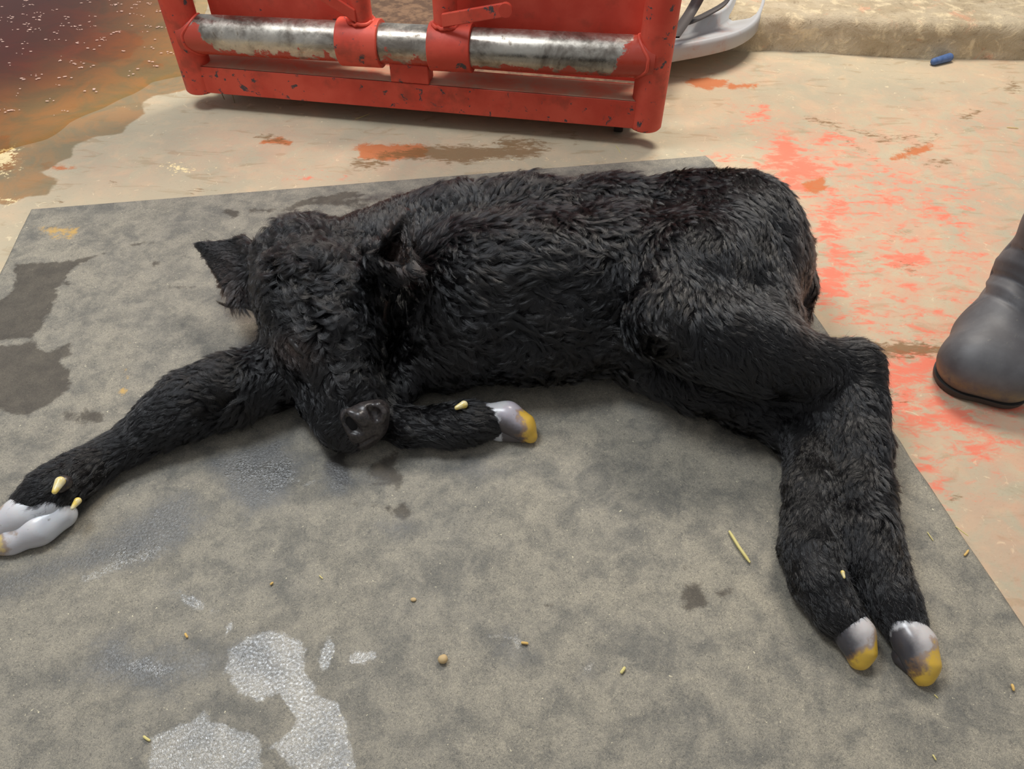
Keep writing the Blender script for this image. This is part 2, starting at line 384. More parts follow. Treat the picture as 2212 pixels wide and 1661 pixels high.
# ------------------------------------------------------------------ puddle of brown red liquid, top left
pm = Mat('brown_liquid'); pm.nt.nodes.remove(pm.b)
tr = pm.n('ShaderNodeBsdfTransparent'); gl = pm.n('ShaderNodeBsdfGlossy'); gl.inputs['Roughness'].default_value = .04
pc = pm.mix(pm.ramp(pm.attr('depth'), .0, 1.0), (.97, .90, .76, 1), (.36, .11, .06, 1)); pm.l(pc, tr.inputs[0])
df = pm.n('ShaderNodeBsdfDiffuse'); pm.set(df.inputs[0], srgb(120, 62, 44))
mxa = pm.n('ShaderNodeMixShader'); pm.set(mxa.inputs[0], pm.math('MULTIPLY', pm.attr('depth'), .30)); pm.l(tr.outputs[0], mxa.inputs[1]); pm.l(df.outputs[0], mxa.inputs[2])
fr = pm.n('ShaderNodeFresnel'); fr.inputs[0].default_value = 1.33
mx = pm.n('ShaderNodeMixShader'); pm.l(fr.outputs[0], mx.inputs[0]); pm.l(mxa.outputs[0], mx.inputs[1]); pm.l(gl.outputs[0], mx.inputs[2]); pm.l(mx.outputs[0], pm.out.inputs[0])
ppx = [(-500, -160), (470, -160), (440, 60), (400, 165), (330, 178), (290, 205), (230, 235), (150, 265), (95, 300), (40, 318), (-20, 345), (-500, 560)]
XYp, Qp, _, _ = grid(-2.6, -.6, 1.3, 3.4, .012)
sd = poly_sd(ppx, XYp, 0)
sd = sd + .03 * (vnoise(np.stack([XYp[:, 0] * 9, XYp[:, 1] * 9, XYp[:, 0] * 0], -1)) - .5)
keep = (sd[Qp] < 0).any(1); used = np.unique(Qp[keep]); rem = np.full(len(XYp), -1); rem[used] = np.arange(len(used))
ploc = P(180, 150, 0)
Vp = np.concatenate([XYp[used], np.full((len(used), 1), .0035)], 1); Vp[:, 2] -= np.clip(sd[used] + .012, 0, 1) * .3
pud = mesh_obj('puddle', Vp, rem[Qp[keep]], pm.m, origin=(ploc[0], ploc[1], 0))
fattr(pud, 'depth', np.clip(-sd[used] / .7, 0, 1))
tag(pud, 'murky red-brown puddle with pale foam specks on the concrete beside the red frame', 'puddle')
fm = Mat('foam'); fm.base(srgb(225, 190, 175)); fm.rough(.5)
V = []; Fq = []
pts = [(rng.uniform(-40, 400), rng.uniform(-20, 250)) for _ in range(260)]
for (u, v) in pts:
    if rng.random() > (1.15 - v / 260) * (0.55 + .45 * (1 - u / 500)): continue
    p = P(u, v, .004); 
    if poly_sd(ppx, p[None, :2], 0)[0] > -.05: continue
    for c in range(rng.integers(1, 5)):
        q = p + np.array([rng.normal(0, .010), rng.normal(0, .006), 0]); r = rng.uniform(.001, .004); n = 7; b0 = len(V); V.append(q + [0, 0, .0012])
        for k in range(n):
            an = 2 * math.pi * k / n; rr = r * rng.uniform(.6, 1.2); V.append(q + np.array([rr * 1.5 * math.cos(an), rr * .8 * math.sin(an), 0]))
        for k in range(n): Fq.append((b0, b0 + 1 + k, b0 + 1 + (k + 1) % n))
fo = mesh_obj('foam', V, Fq, fm.m, pud); fo['kind'] = 'stuff'; fo['label'] = 'pale foam specks'

# ------------------------------------------------------------------ rubber mat
def mat_material():
    m = Mat('dusty_rubber')
    big = m.noise(5, 6, .6, .5); mid = m.noise(24, 6, .65, .4, off=2); fine = m.noise(420, 3, .6)
    fib1 = m.math('ABSOLUTE', m.math('SUBTRACT', m.noise(150, 2, .5, 1.5), .5)); fib2 = m.math('ABSOLUTE', m.math('SUBTRACT', m.noise(190, 2, .5, 2.0, off=7), .5))
    fib = m.math('MAXIMUM', m.ramp(fib1, .035, .008), m.ramp(fib2, .03, .006))
    dust = m.math('MULTIPLY', m.attr('dust'), m.ramp(m.math('ADD', m.math('MULTIPLY', big, .5), m.math('MULTIPLY', mid, .5)), .34, .66))
    wetn = m.math('ADD', m.attr('wet'), m.math('MULTIPLY', m.math('SUBTRACT', m.noise(30, 7, .7, .3, off=11), .5), .7))
    wet = m.ramp(wetn, .32, .80)
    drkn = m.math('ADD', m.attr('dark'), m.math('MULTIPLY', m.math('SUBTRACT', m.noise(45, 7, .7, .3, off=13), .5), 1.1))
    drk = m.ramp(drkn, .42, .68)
    base = m.mix(m.ramp(mid, .35, .65), srgb(107, 105, 99), srgb(132, 128, 119))
    base = m.mix(m.math('MULTIPLY', dust, .55), base, srgb(168, 158, 138))
    base = m.mix(m.math('MULTIPLY', fib, m.math('ADD', .16, m.math('MULTIPLY', dust, .42))), base, srgb(198, 188, 164))
    drkfib = m.ramp(m.math('ABSOLUTE', m.math('SUBTRACT', m.noise(170, 2, .5, 1.2, off=31), .5)), .03, .006)
    base = m.mix(m.math('MULTIPLY', drkfib, .45), base, srgb(62, 62, 60))
    base = m.mix(m.ramp(m.noise(230, 2, .5, .5, off=41), .735, .76, 0, .8), base, srgb(226, 216, 184))
    base = m.mix(m.ramp(fine, .6, .75, 0, .4), base, srgb(50, 50, 48))
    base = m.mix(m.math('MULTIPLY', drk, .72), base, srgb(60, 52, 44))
    base = m.mix(m.math('MULTIPLY', wet, .7), base, srgb(46, 46, 46))
    yl = m.math('ADD', m.attr('yellow'), m.math('MULTIPLY', m.math('SUBTRACT', m.noise(60, 7, .7), .5), 1.3))
    base = m.mix(m.ramp(yl, .5, .8, 0, .75), base, srgb(206, 164, 84))
    m.base(base)
    gls = m.attr('gloss')
    r = m.math('SUBTRACT', .66, m.math('MULTIPLY', wet, .30)); 
    gn = m.ramp(m.math('ADD', gls, m.math('MULTIPLY', m.math('SUBTRACT', m.noise(26, 8, .7, .3, off=17), .5), 1.0)), .45, .58)
    r = m.math('MAXIMUM', .2, m.math('SUBTRACT', r, m.math('MULTIPLY', gn, .55)))
    m.rough(r); m.spec(m.math('ADD', .3, m.math('MULTIPLY', m.math('MAXIMUM', gn, wet), .5)))
    h = m.math('ADD', m.math('MULTIPLY', m.noise(260, 4, .65, .6, off=1), 1.0), m.math('MULTIPLY', m.noise(60, 4, .6), .6))
    bp = m.bump(h, .5, .0016); return m.m
A = P(66, 450, Z0); B = P(1532, 334, Z0); ex = (B - A); Lx = np.linalg.norm(ex); ex /= Lx
C_ = P(2212, 1350, Z0); ey = (C_ - B); ey /= np.linalg.norm(ey)
D_ = P(0, 588, Z0); ey2 = D_ - A; ey2 /= np.linalg.norm(ey2)
print('mat', Lx, 'angle', math.degrees(math.acos(ex @ ey)), math.degrees(math.acos(ex @ ey2)), ey, ey2)
Ly = 1.75; h = .0045; nx = int(Lx / h); ny = int(Ly / h)
S, T = np.meshgrid(np.linspace(0, 1, nx), np.linspace(0, 1, ny), indexing='ij')
PT = A + ex * (S[..., None] * Lx) + (ey2 * (1 - S[..., None]) + ey * S[..., None]) * (T[..., None] * Ly)
wob = .0025 * (vnoise(np.stack([PT[..., 0] * 22, PT[..., 1] * 22, PT[..., 0] * 0 + 5], -1)) - .5)
edge = np.minimum(np.minimum(S * Lx, (1 - S) * Lx), T * Ly)
PT[..., 2] = Z0 + np.minimum(wob, 0) * 0 - np.clip(.004 - edge, 0, .004) * .7 
PT[..., 1] += np.where(T == 0, wob, 0); PT[..., 0] += np.where((S == 0) | (S == 1), wob, 0)
cut = np.clip(1 - (S[..., ] * 0 + (1 - S) * Lx) / .012, 0, 1) * np.clip(1 - T * Ly / .03, 0, 1); PT[..., 0] -= cut * .012
V = PT.reshape(-1, 3); id_ = np.arange(nx * ny).reshape(nx, ny)
Q = np.stack([id_[:-1, :-1], id_[:-1, 1:], id_[1:, 1:], id_[1:, :-1]], -1).reshape(-1, 4)
nrm = np.cross(V[Q[0, 2]] - V[Q[0, 0]], V[Q[0, 3]] - V[Q[0, 1]])
if nrm[2] < 0: Q = Q[:, ::-1]
ring = np.concatenate([id_[:, 0], id_[-1, 1:], id_[-2::-1, -1], id_[0, -2:0:-1]])
nb = len(V); low = V[ring].copy(); low[:, 2] = .0005; V = np.concatenate([V, low])
k = len(ring); j = np.arange(k); Qs = np.stack([ring[j], ring[(j + 1) % k], nb + (j + 1) % k, nb + j], -1)
q0 = Qs[5]; nn = np.cross(V[q0[2]] - V[q0[0]], V[q0[3]] - V[q0[1]]); outw = V[q0[0]] - V[:nb].mean(0)
if nn @ outw < 0: Qs = Qs[:, ::-1]
rm = mesh_obj('rubber_mat', V, np.concatenate([Q, Qs]), mat_material(), origin=(0.0, 1.0, 0))
tag(rm, 'large grey rubber stall mat with wet patches under the black calf', 'mat')
XYm = V[:, :2]
wetdarkp = [(.9, [(440, 1000), (520, 960), (600, 940), (680, 990), (640, 1060), (600, 1110), (530, 1130), (480, 1080)]), (.72, [(190, 1150), (330, 1060), (430, 1030), (480, 1110), (400, 1210), (280, 1250), (120, 1270), (-60, 1360), (-60, 1230)]),
        (.45, blob(780, 1030, 110, 60)), (.8, blob(960, 990, 120, 14)), (1.0, blob(725, 1015, 45, 50)), (.66, blob(280, 1440, 190, 100, 0, 20, .35)), (.7, blob(560, 1420, 90, 70)), (.7, blob(1100, 1405, 70, 55, 20)), (.9, blob(1262, 1450, 22, 16, -40)),  # blob just below the muzzle: a darker, smoother patch of mat
        (.8, blob(1630, 1065, 22, 14)), (.85, blob(1020, 1015, 70, 22)), (.8, blob(390, 1280, 50, 20, 30)), (.7, blob(860, 1140, 60, 40)), (.6, blob(1570, 940, 160, 40, 25)),
        (.8, blob(1990, 1290, 70, 14, 20)), (.7, blob(2060, 1350, 30, 30)), (.75, [(760, 420), (1100, 385), (1540, 345), (1550, 370), (1200, 400), (800, 440)]), (.8, blob(1790, 720, 16, 40, -25)),
        (.7, blob(500, 650, 60, 50)), (.7, blob(620, 470, 60, 22)), (.8, [(300, 870), (420, 790), (520, 730), (600, 760), (400, 840), (320, 900)])]
darkp = [[(30, 570), (75, 568), (150, 562), (230, 545), (220, 550), (165, 575), (140, 600), (125, 625), (120, 655), (95, 700), (70, 730), (30, 735), (-30, 740), (-30, 670), (20, 635), (30, 610)],
         [(-30, 750), (70, 735), (100, 760), (150, 740), (160, 765), (130, 780), (155, 800), (150, 840), (110, 870), (60, 900), (0, 890), (-30, 880)],
         (.9, blob(335, 568, 12, 8)), (.8, blob(500, 460, 24, 14)), (.75, blob(560, 455, 40, 8)), (.8, blob(300, 528, 36, 5, -8)), (.6, blob(390, 620, 40, 12)), (.8, blob(145, 612, 10, 7)),
         (.85, blob(1500, 1290, 30, 38, -35)), (.8, blob(1565, 1280, 30, 11)), (.8, blob(1480, 1225, 12, 14)), (.7, blob(1180, 1305, 18, 14)), (.8, blob(1700, 1358, 10, 6)), (.7, blob(1735, 1380, 30, 8)),
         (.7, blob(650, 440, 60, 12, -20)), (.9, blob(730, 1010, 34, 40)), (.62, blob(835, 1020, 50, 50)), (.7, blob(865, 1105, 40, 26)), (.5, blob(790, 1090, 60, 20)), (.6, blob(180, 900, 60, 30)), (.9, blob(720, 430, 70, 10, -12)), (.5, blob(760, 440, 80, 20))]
glossp = [[(490, 1400), (530, 1370), (600, 1365), (650, 1380), (660, 1420), (650, 1450), (690, 1500), (735, 1530), (760, 1600), (770, 1680), (640, 1680), (590, 1610), (640, 1560), (600, 1500), (555, 1520), (520, 1490), (485, 1450)],
          [(400, 1560), (440, 1540), (500, 1570), (560, 1600), (570, 1690), (310, 1690), (330, 1600)], blob(780, 1420, 30, 13, -15), blob(705, 1415, 14, 34, 15), (.8, blob(410, 1295, 40, 16, 35)), (.8, blob(470, 1325, 20, 10, 20)),
          (.45, blob(330, 1440, 110, 60)), (.8, blob(490, 1370, 12, 50, 25)), (.7, blob(550, 1345, 60, 9, -40)), (.42, blob(580, 1030, 110, 60)), (.40, blob(260, 1220, 160, 50, -20)), (.6, blob(1110, 1380, 60, 30, 20)), (.9, blob(1270, 1445, 18, 8, -40)),
          (.6, blob(610, 1160, 50, 14, -10)), (.8, blob(540, 670, 50, 40))]
yelp = [(.8, blob(265, 845, 14, 16)), (.8, blob(272, 815, 7, 24)), (.6, blob(280, 740, 9, 9)), (.5, blob(130, 500, 60, 24)), (.5, blob(240, 1160, 30, 12))]
fattr(rm, 'wet', mask(wetdarkp, XYm, Z0, .04)); fattr(rm, 'dark', mask(darkp, XYm, Z0, .016)); fattr(rm, 'gloss', mask(glossp, XYm, Z0, .02)); fattr(rm, 'yellow', mask(yelp, XYm, Z0, .012))
uu, vv = project(V)
dust = 0.55 + .35 * np.clip((uu - 700) / 900, 0, 1) * np.clip((vv - 700) / 400, 0, 1) + .35 * np.exp(-((uu - 130) / 160) ** 2 - ((vv - 520) / 80) ** 2) + .3 * np.exp(-((uu - 230) / 90) ** 2 - ((vv - 850) / 60) ** 2)
fattr(rm, 'dust', dust)
# ------------------------------------------------------------------ calf
CR = P(1150, 720, Z0); CR = np.array([CR[0], CR[1], Z0])
calf = empty('calf', CR, 'newborn black curly-coated calf lying stretched out on the grey rubber mat', 'calf')
prims = []
prims += chain([N(800, 545, 85, .12), N(900, 530, 92, .13), N(1000, 514, 100, .135), N(1130, 500, 98, .14), N(1320, 495, 96, .14), N(1490, 498, 106, .15), N(1590, 515, 118, .15), N(1645, 580, 100, .13)], .05)   # back
prims += chain([N(945, 640, 92, .13), N(1020, 620, 118, .15), N(1150, 600, 120, .155), N(1330, 590, 115, .15), N(1500, 600, 105, .15)], .06)   # ribs
prims += chain([N(945, 740, 82, .09), N(1030, 722, 92, .09), N(1170, 718, 95, .085), N(1330, 715, 92, .085)], .06)   # belly
prims += chain([N(890, 790, 50, .055), N(960, 800, 45, .05)], .03)    # brisket
# thigh and upper hind leg
prims += chain([N(1590, 520, 115, .16), N(1490, 590, 105, .195), N(1450, 690, 82, .18)], .05)
prims += chain([N(1450, 690, 82, .18), N(1550, 730, 92, .165), N(1640, 765, 82, .15), N(1730, 795, 62, .125), N(1830, 800, 62, .11), ], .04)
prims += chain([N(1590, 560, 110, .14), N(1640, 690, 90, .13)], .05)
prims += chain([N(1845, 795, 58, .11), N(1852, 880, 56, .09), N(1858, 960, 56, .075), N(1862, 1060, 55, .062), N(1872, 1150, 58, .055), N(1890, 1215, 58, .05), N(1925, 1290, 50, .045), N(1953, 1350, 48, .038)], .02)
# lower hind leg
prims += chain([N(1380, 790, 50, .06), N(1500, 842, 46), N(1610, 885, 44), N(1700, 930, 42), N(1745, 975, 44)], .03)
prims += chain([N(1740, 960, 46), N(1752, 1060, 54), N(1750, 1130, 55), N(1746, 1190, 58), N(1768, 1260, 56), N(1804, 1320, 48), N(1828, 1348, 44)], .015)
# outstretched front leg
prims += chain([N(680, 790, 60, .06), N(590, 815, 70), N(500, 842, 72), N(410, 875, 68), N(350, 912, 56), N(285, 957, 42), N(225, 990, 38), N(170, 1025, 46), (N(118, 1060, 52)), (N(75, 1092, 48))], .02)
# tucked front leg
prims += chain([N(880, 800, 55, .05), N(800, 900, 40), N(880, 922, 38), N(960, 922, 40), N(1010, 915, 42), N(1060, 912, 36)], .02)
prims += chain([N(1700, 840, 45, .08), N(1780, 900, 42, .07), N(1805, 980, 38, .05)], .02)
# neck and head
prims += chain([N(930, 570, 95, .13), N(830, 555, 80, .13), N(700, 580, 90, .14)], .03)
prims += chain([N(662, 592, 108, .145), N(680, 660, 116, .145)], .04)
prims += chain([N(690, 650, 112, .15), N(712, 745, 98, .125), N(748, 830, 66, .098), N(768, 890, 56, .078)], .02)
prims += chain([N(665, 760, 85, .085), N(715, 860, 62, .062), N(735, 918, 48, .055), N(752, 936, 42, .05)], .02)   # jaw
prims += [cap(N(632, 735, 34, .15), N(655, 772, 30, .135), .02)]     # brow and closed eye
# ears: two sheets folded on a ridge, hollow side open
e_tip = P(432, 530, .13); e_t = P(530, 522, .15); e_b = P(505, 655, .105); e_m = P(560, 600, .135)
prims += [tri(e_tip, e_t, e_m, .006, .012), tri(e_tip, e_b, e_m, .006, .012), tri(e_b, e_m, P(560, 660, .13), .008, .015), tri(e_t, e_m, P(580, 560, .17), .008, .015)]
f_tip = P(884, 460, .315); f_l = P(800, 552, .265); f_r = P(890, 588, .27); f_m = P(846, 552, .225)
prims += [tri(f_tip, f_l, f_m, .005, .006), tri(f_tip, f_r, f_m, .005, .006), tri(f_l, f_m, P(795, 600, .17), .009, .02), tri(f_m, f_r, P(840, 605, .18), .008, .012), tri(f_l, f_r, P(825, 610, .2), .004, .01)]
# tail
tailn = [N(1660, 480, 40, .16), N(1715, 540, 34, .13), N(1732, 620, 28, .09), N(1728, 690, 22, .05)]
prims += chain(tailn, .02)
BV, BQ = sdf_mesh(prims, .0055, floor=Z0 + .0005, smooth=2)
print('body verts', len(BV))
bm_ = Mat('calf_skin'); bm_.base(srgb(22, 21, 22)); bm_.rough(.6); bm_.spec(.2); bm_.bump(bm_.noise(300, 3), .4, .001)
skin = bm_.mix(bm_.ramp(bm_.attr('bare'), .3, .7), srgb(20, 19, 20), srgb(64, 54, 50)); bm_.base(skin)
body = mesh_obj('body', BV, BQ, bm_.m, calf)
bu, bv = project(BV)
bare = np.maximum(np.exp(-((bu - 640) / 26) ** 2 - ((bv - 752) / 22) ** 2), np.exp(-((bu - 850) / 22) ** 2 - ((bv - 545) / 28) ** 2) * (BV[:, 2] > .15))
fattr(body, 'bare', bare)

from mathutils.bvhtree import BVHTree
BVH = BVHTree.FromPolygons([tuple(v) for v in BV], [tuple(int(i) for i in q) for q in BQ])
def surf(u, v, tree=None, push=0.0):
    d = ray(u, v); d = d / np.linalg.norm(d)
    h = (tree or BVH).ray_cast(Vector(CP), Vector(d))
    p = np.array(h[0]) if h[0] is not None else P(u, v, Z0)
    return p + d * push
# nose pad
nm = Mat('wet_nose_leather'); nn_ = nm.noise(260, 3, .5)
nm.base(nm.mix(nm.ramp(nn_, .4, .6), srgb(44, 40, 40), srgb(62, 56, 54))); nm.rough(.34); nm.spec(.5)
vor = nm.n('ShaderNodeTexVoronoi'); vor.inputs['Scale'].default_value = 420; nm.l(nm.co(), vor.inputs['Vector']); nm.bump(vor.outputs['Distance'], .12, .0005)
npz = [cap(N(776, 912, 38, .078), N(802, 904, 38, .080), .012), cap(N(778, 926, 34, .066), N(800, 922, 34, .066), .012), cap(N(765, 940, 28, .052), N(785, 944, 28, .05), .012),
       cap(N(752, 898, 18, .100), N(790, 893, 20, .102), .014), cap(N(790, 893, 20, .102), N(820, 884, 20, .098), .014)]
V, Qn = sdf_mesh(npz, .0024, smooth=1); NT = BVHTree.FromPolygons([tuple(v) for v in V], [tuple(int(i) for i in q) for q in Qn])
def cut(uvs, r, push=.001):
    n = [(surf(u, v, NT, push), rr) for (u, v), rr in zip(uvs, r)]; return [cap(n[i], n[i + 1], .005, True) for i in range(len(n) - 1)]
def add(uvs, r, push=.0):
    n = [(surf(u, v, NT, push), rr) for (u, v), rr in zip(uvs, r)]; return [cap(n[i], n[i + 1], .006) for i in range(len(n) - 1)]
npz += add([(757, 892), (776, 900), (786, 914)], (.006, .0065, .005)) + add([(818, 876), (829, 890), (826, 908)], (.006, .006, .004))
npz += cut([(750, 899), (752, 912), (764, 926), (776, 932)], (.0045, .0075, .0075, .004), .002) + cut([(800, 884), (810, 894), (812, 904)], (.005, .0075, .004), .003)
npz += cut([(740, 955), (775, 962), (812, 944)], (.002, .0022, .002), 0)
V, Qn = sdf_mesh(npz, .0016, smooth=1); mesh_obj('nose', V, Qn, nm.m, calf)['label'] = 'bare wet black nose'
# closed eye lid
em = Mat('eyelid'); em.base(srgb(36, 31, 29)); em.rough(.42)
lid = [(surf(u, v, None, .002), r) for u, v, r in ((618, 722, .003), (632, 738, .0055), (646, 754, .0058), (664, 772, .003))]
V, Qe = sdf_mesh(chain(lid, .004), .0014, smooth=1); mesh_obj('eyelid', V, Qe, em.m, calf)

# hooves
def hoof_material(name, pale, dark, tipc, cor=srgb(184, 184, 186), th=.64):
    m = Mat(name); t = m.attr('tip'); s = m.attr('side')
    nz = m.math('MULTIPLY', m.math('SUBTRACT', m.noise(60, 5, .6), .5), .5)
    c = m.mix(m.ramp(m.math('ADD', s, m.math('MULTIPLY', nz, .6)), .36, .86), dark, pale)
    c = m.mix(m.ramp(m.math('ADD', t, m.math('MULTIPLY', nz, .5)), .30, .24), c, cor); c = m.mix(m.ramp(m.math('ADD', m.math('ADD', t, m.math('MULTIPLY', m.math('SUBTRACT', s, .5), .28)), nz), th - .08, th + .02, 0, .6), c, srgb(150, 112, 70))
    c = m.mix(m.ramp(m.math('ADD', m.math('ADD', t, m.math('MULTIPLY', m.math('SUBTRACT', s, .5), .28)), nz), th, th + .12), c, tipc)
    c = m.mix(m.ramp(m.noise(90, 6, .7), .62, .72, 0, .5), c, srgb(96, 78, 60))
    m.base(c); m.rough(.26); m.spec(.5); m.b.inputs['Subsurface Weight'].default_value = .15; m.b.inputs['Subsurface Scale'].default_value = .004
    gr = m.noise(40, 3, .5, 0, co=m.co((1, 1, 6))); m.bump(gr, .15, .001); return m.m
HM_hind = hoof_material('soft_yellow_hoof', srgb(196, 190, 188), srgb(72, 70, 74), srgb(216, 176, 66))
HM_under = hoof_material('dark_yellow_hoof', srgb(120, 110, 104), srgb(64, 60, 62), srgb(206, 160, 60), srgb(64, 60, 62), .6)
HM_front = hoof_material('grey_hoof', srgb(208, 206, 208), srgb(192, 190, 192), srgb(222, 196, 130), srgb(204, 206, 210))
HM_tuck = hoof_material('lavender_hoof', srgb(176, 170, 178), srgb(84, 78, 78), srgb(214, 174, 74))
def hoof(nodes, mat, side_dir, label, extra=(), k=.012):
    V, Q = sdf_mesh(chain(nodes, k) + list(extra), .0022, floor=Z0 + .0003, smooth=2)
    o = mesh_obj('hoof', V, Q, mat, calf); o['label'] = label
    a = nodes[0][0]; b = nodes[-1][0]; ax = b - a; L = np.linalg.norm(ax); ax = ax / L
    r = nodes[1][1]; t = ((V - a) @ ax + r * .6) / (L + r * 1.5)
    sd_ = np.array(side_dir, float); sd_ = sd_ - ax * (sd_ @ ax); sd_ /= np.linalg.norm(sd_)
    ctr = a + np.clip((V - a) @ ax, 0, L)[:, None] * ax
    fattr(o, 'tip', t); fattr(o, 'side', np.clip(.5 + .5 * ((V - ctr) @ sd_) / r, 0, 1)); return o
sdr = (1, .2, .5)
hoof([N(1818, 1330, 34, .045), N(1846, 1370, 40, .04), N(1858, 1408, 29, .032), N(1856, 1428, 17, .026)], HM_hind, sdr, 'dark hoof with soft yellow tip, on the lower hind leg', extra=[cap(N(1852, 1428, 9, .02), N(1843, 1437, 5, .018), .008), cap(N(1868, 1425, 9, .018), N(1876, 1434, 5, .016), .006)])
hoof([N(1868, 1385, 18, .025), N(1872, 1425, 11, .014)], HM_under, sdr, 'yellow tip of the under claw')
hoof([N(1942, 1338, 34, .045), N(1976, 1390, 41, .04), N(1992, 1436, 33, .032), N(1994, 1462, 18, .026)], HM_hind, sdr, 'grey hoof with soft yellow tip, on the upper hind leg', extra=[cap(N(1985, 1468, 8, .02), N(1983, 1480, 4, .018), .006), cap(N(2003, 1462, 9, .022), N(2008, 1468, 5, .02), .008)])
hoof([N(1950, 1420, 24, .022), N(1975, 1455, 16, .018)], HM_under, sdr, 'dark under claw')
hoof([N(105, 1088, 36, .05), N(50, 1112, 38, .046), N(-20, 1148, 30, .036), N(-50, 1165, 16, .03)], HM_front, (.3, .6, .8), 'pale grey upper claw')
hoof([N(132, 1112, 32, .034), N(84, 1143, 34, .032), N(28, 1168, 29, .026), N(-30, 1190, 16, .02)], HM_front, (.3, .6, .8), 'pale grey lower claw')
hoof([N(1056, 896, 26, .05), N(1095, 902, 33, .046), N(1128, 922, 28, .036), N(1147, 944, 14, .026)], HM_tuck, (.5, .9, .7), 'lavender grey hoof with dark patch and yellow edge')
hoof([N(1080, 930, 26, .026), N(1125, 938, 22, .022)], HM_tuck, (.5, .9, .7), 'dark lower claw')
V, Qd = sdf_mesh([cap(N(138, 1043, 17, .082), N(130, 1050, 15, .08), .006)], .0014, smooth=1); mesh_obj('dewclaw', V, Qd, nm.m, calf)['label'] = 'dark glossy base of the dewclaw'
# dewclaws
dm = Mat('dewclaw_horn'); dm.base(dm.mix(dm.ramp(dm.noise(80, 4), .35, .65), srgb(228, 200, 96), srgb(222, 214, 180))); dm.rough(.25)
for (u, v, r, u2, v2, z) in ((130, 1040, 11, 118, 1062, .094), (168, 1082, 8, 156, 1098, .062), (1002, 874, 9, 986, 881, .085), (1820, 1236, 5, 1824, 1248, .092), (1960, 1250, 11, 1968, 1264, .05)):
    a_ = N(u, v, r, z); b_ = N(u2, v2, r * .55, z); V, Qd = sdf_mesh([cap(a_, b_, .004)], .0014, smooth=1); mesh_obj('dewclaw', V, Qd, dm.m, calf)

# ---- fur
def flow_field(pts_uv, ctrl):
    C = np.array(ctrl, float); D = C[:, 2:4] / np.linalg.norm(C[:, 2:4], axis=1)[:, None]
    num = np.zeros((len(pts_uv), 2)); den = np.zeros(len(pts_uv)); par = np.zeros((len(pts_uv), 3))
    for i in range(len(C)):
        w = 1 / (((pts_uv - C[i, :2]) ** 2).sum(1) + 900) ** 1.5
        num += w[:, None] * D[i]; den += w; par += w[:, None] * C[i, 4:7]
    return num / np.maximum(np.linalg.norm(num, axis=1), 1e-9)[:, None], par / den[:, None]
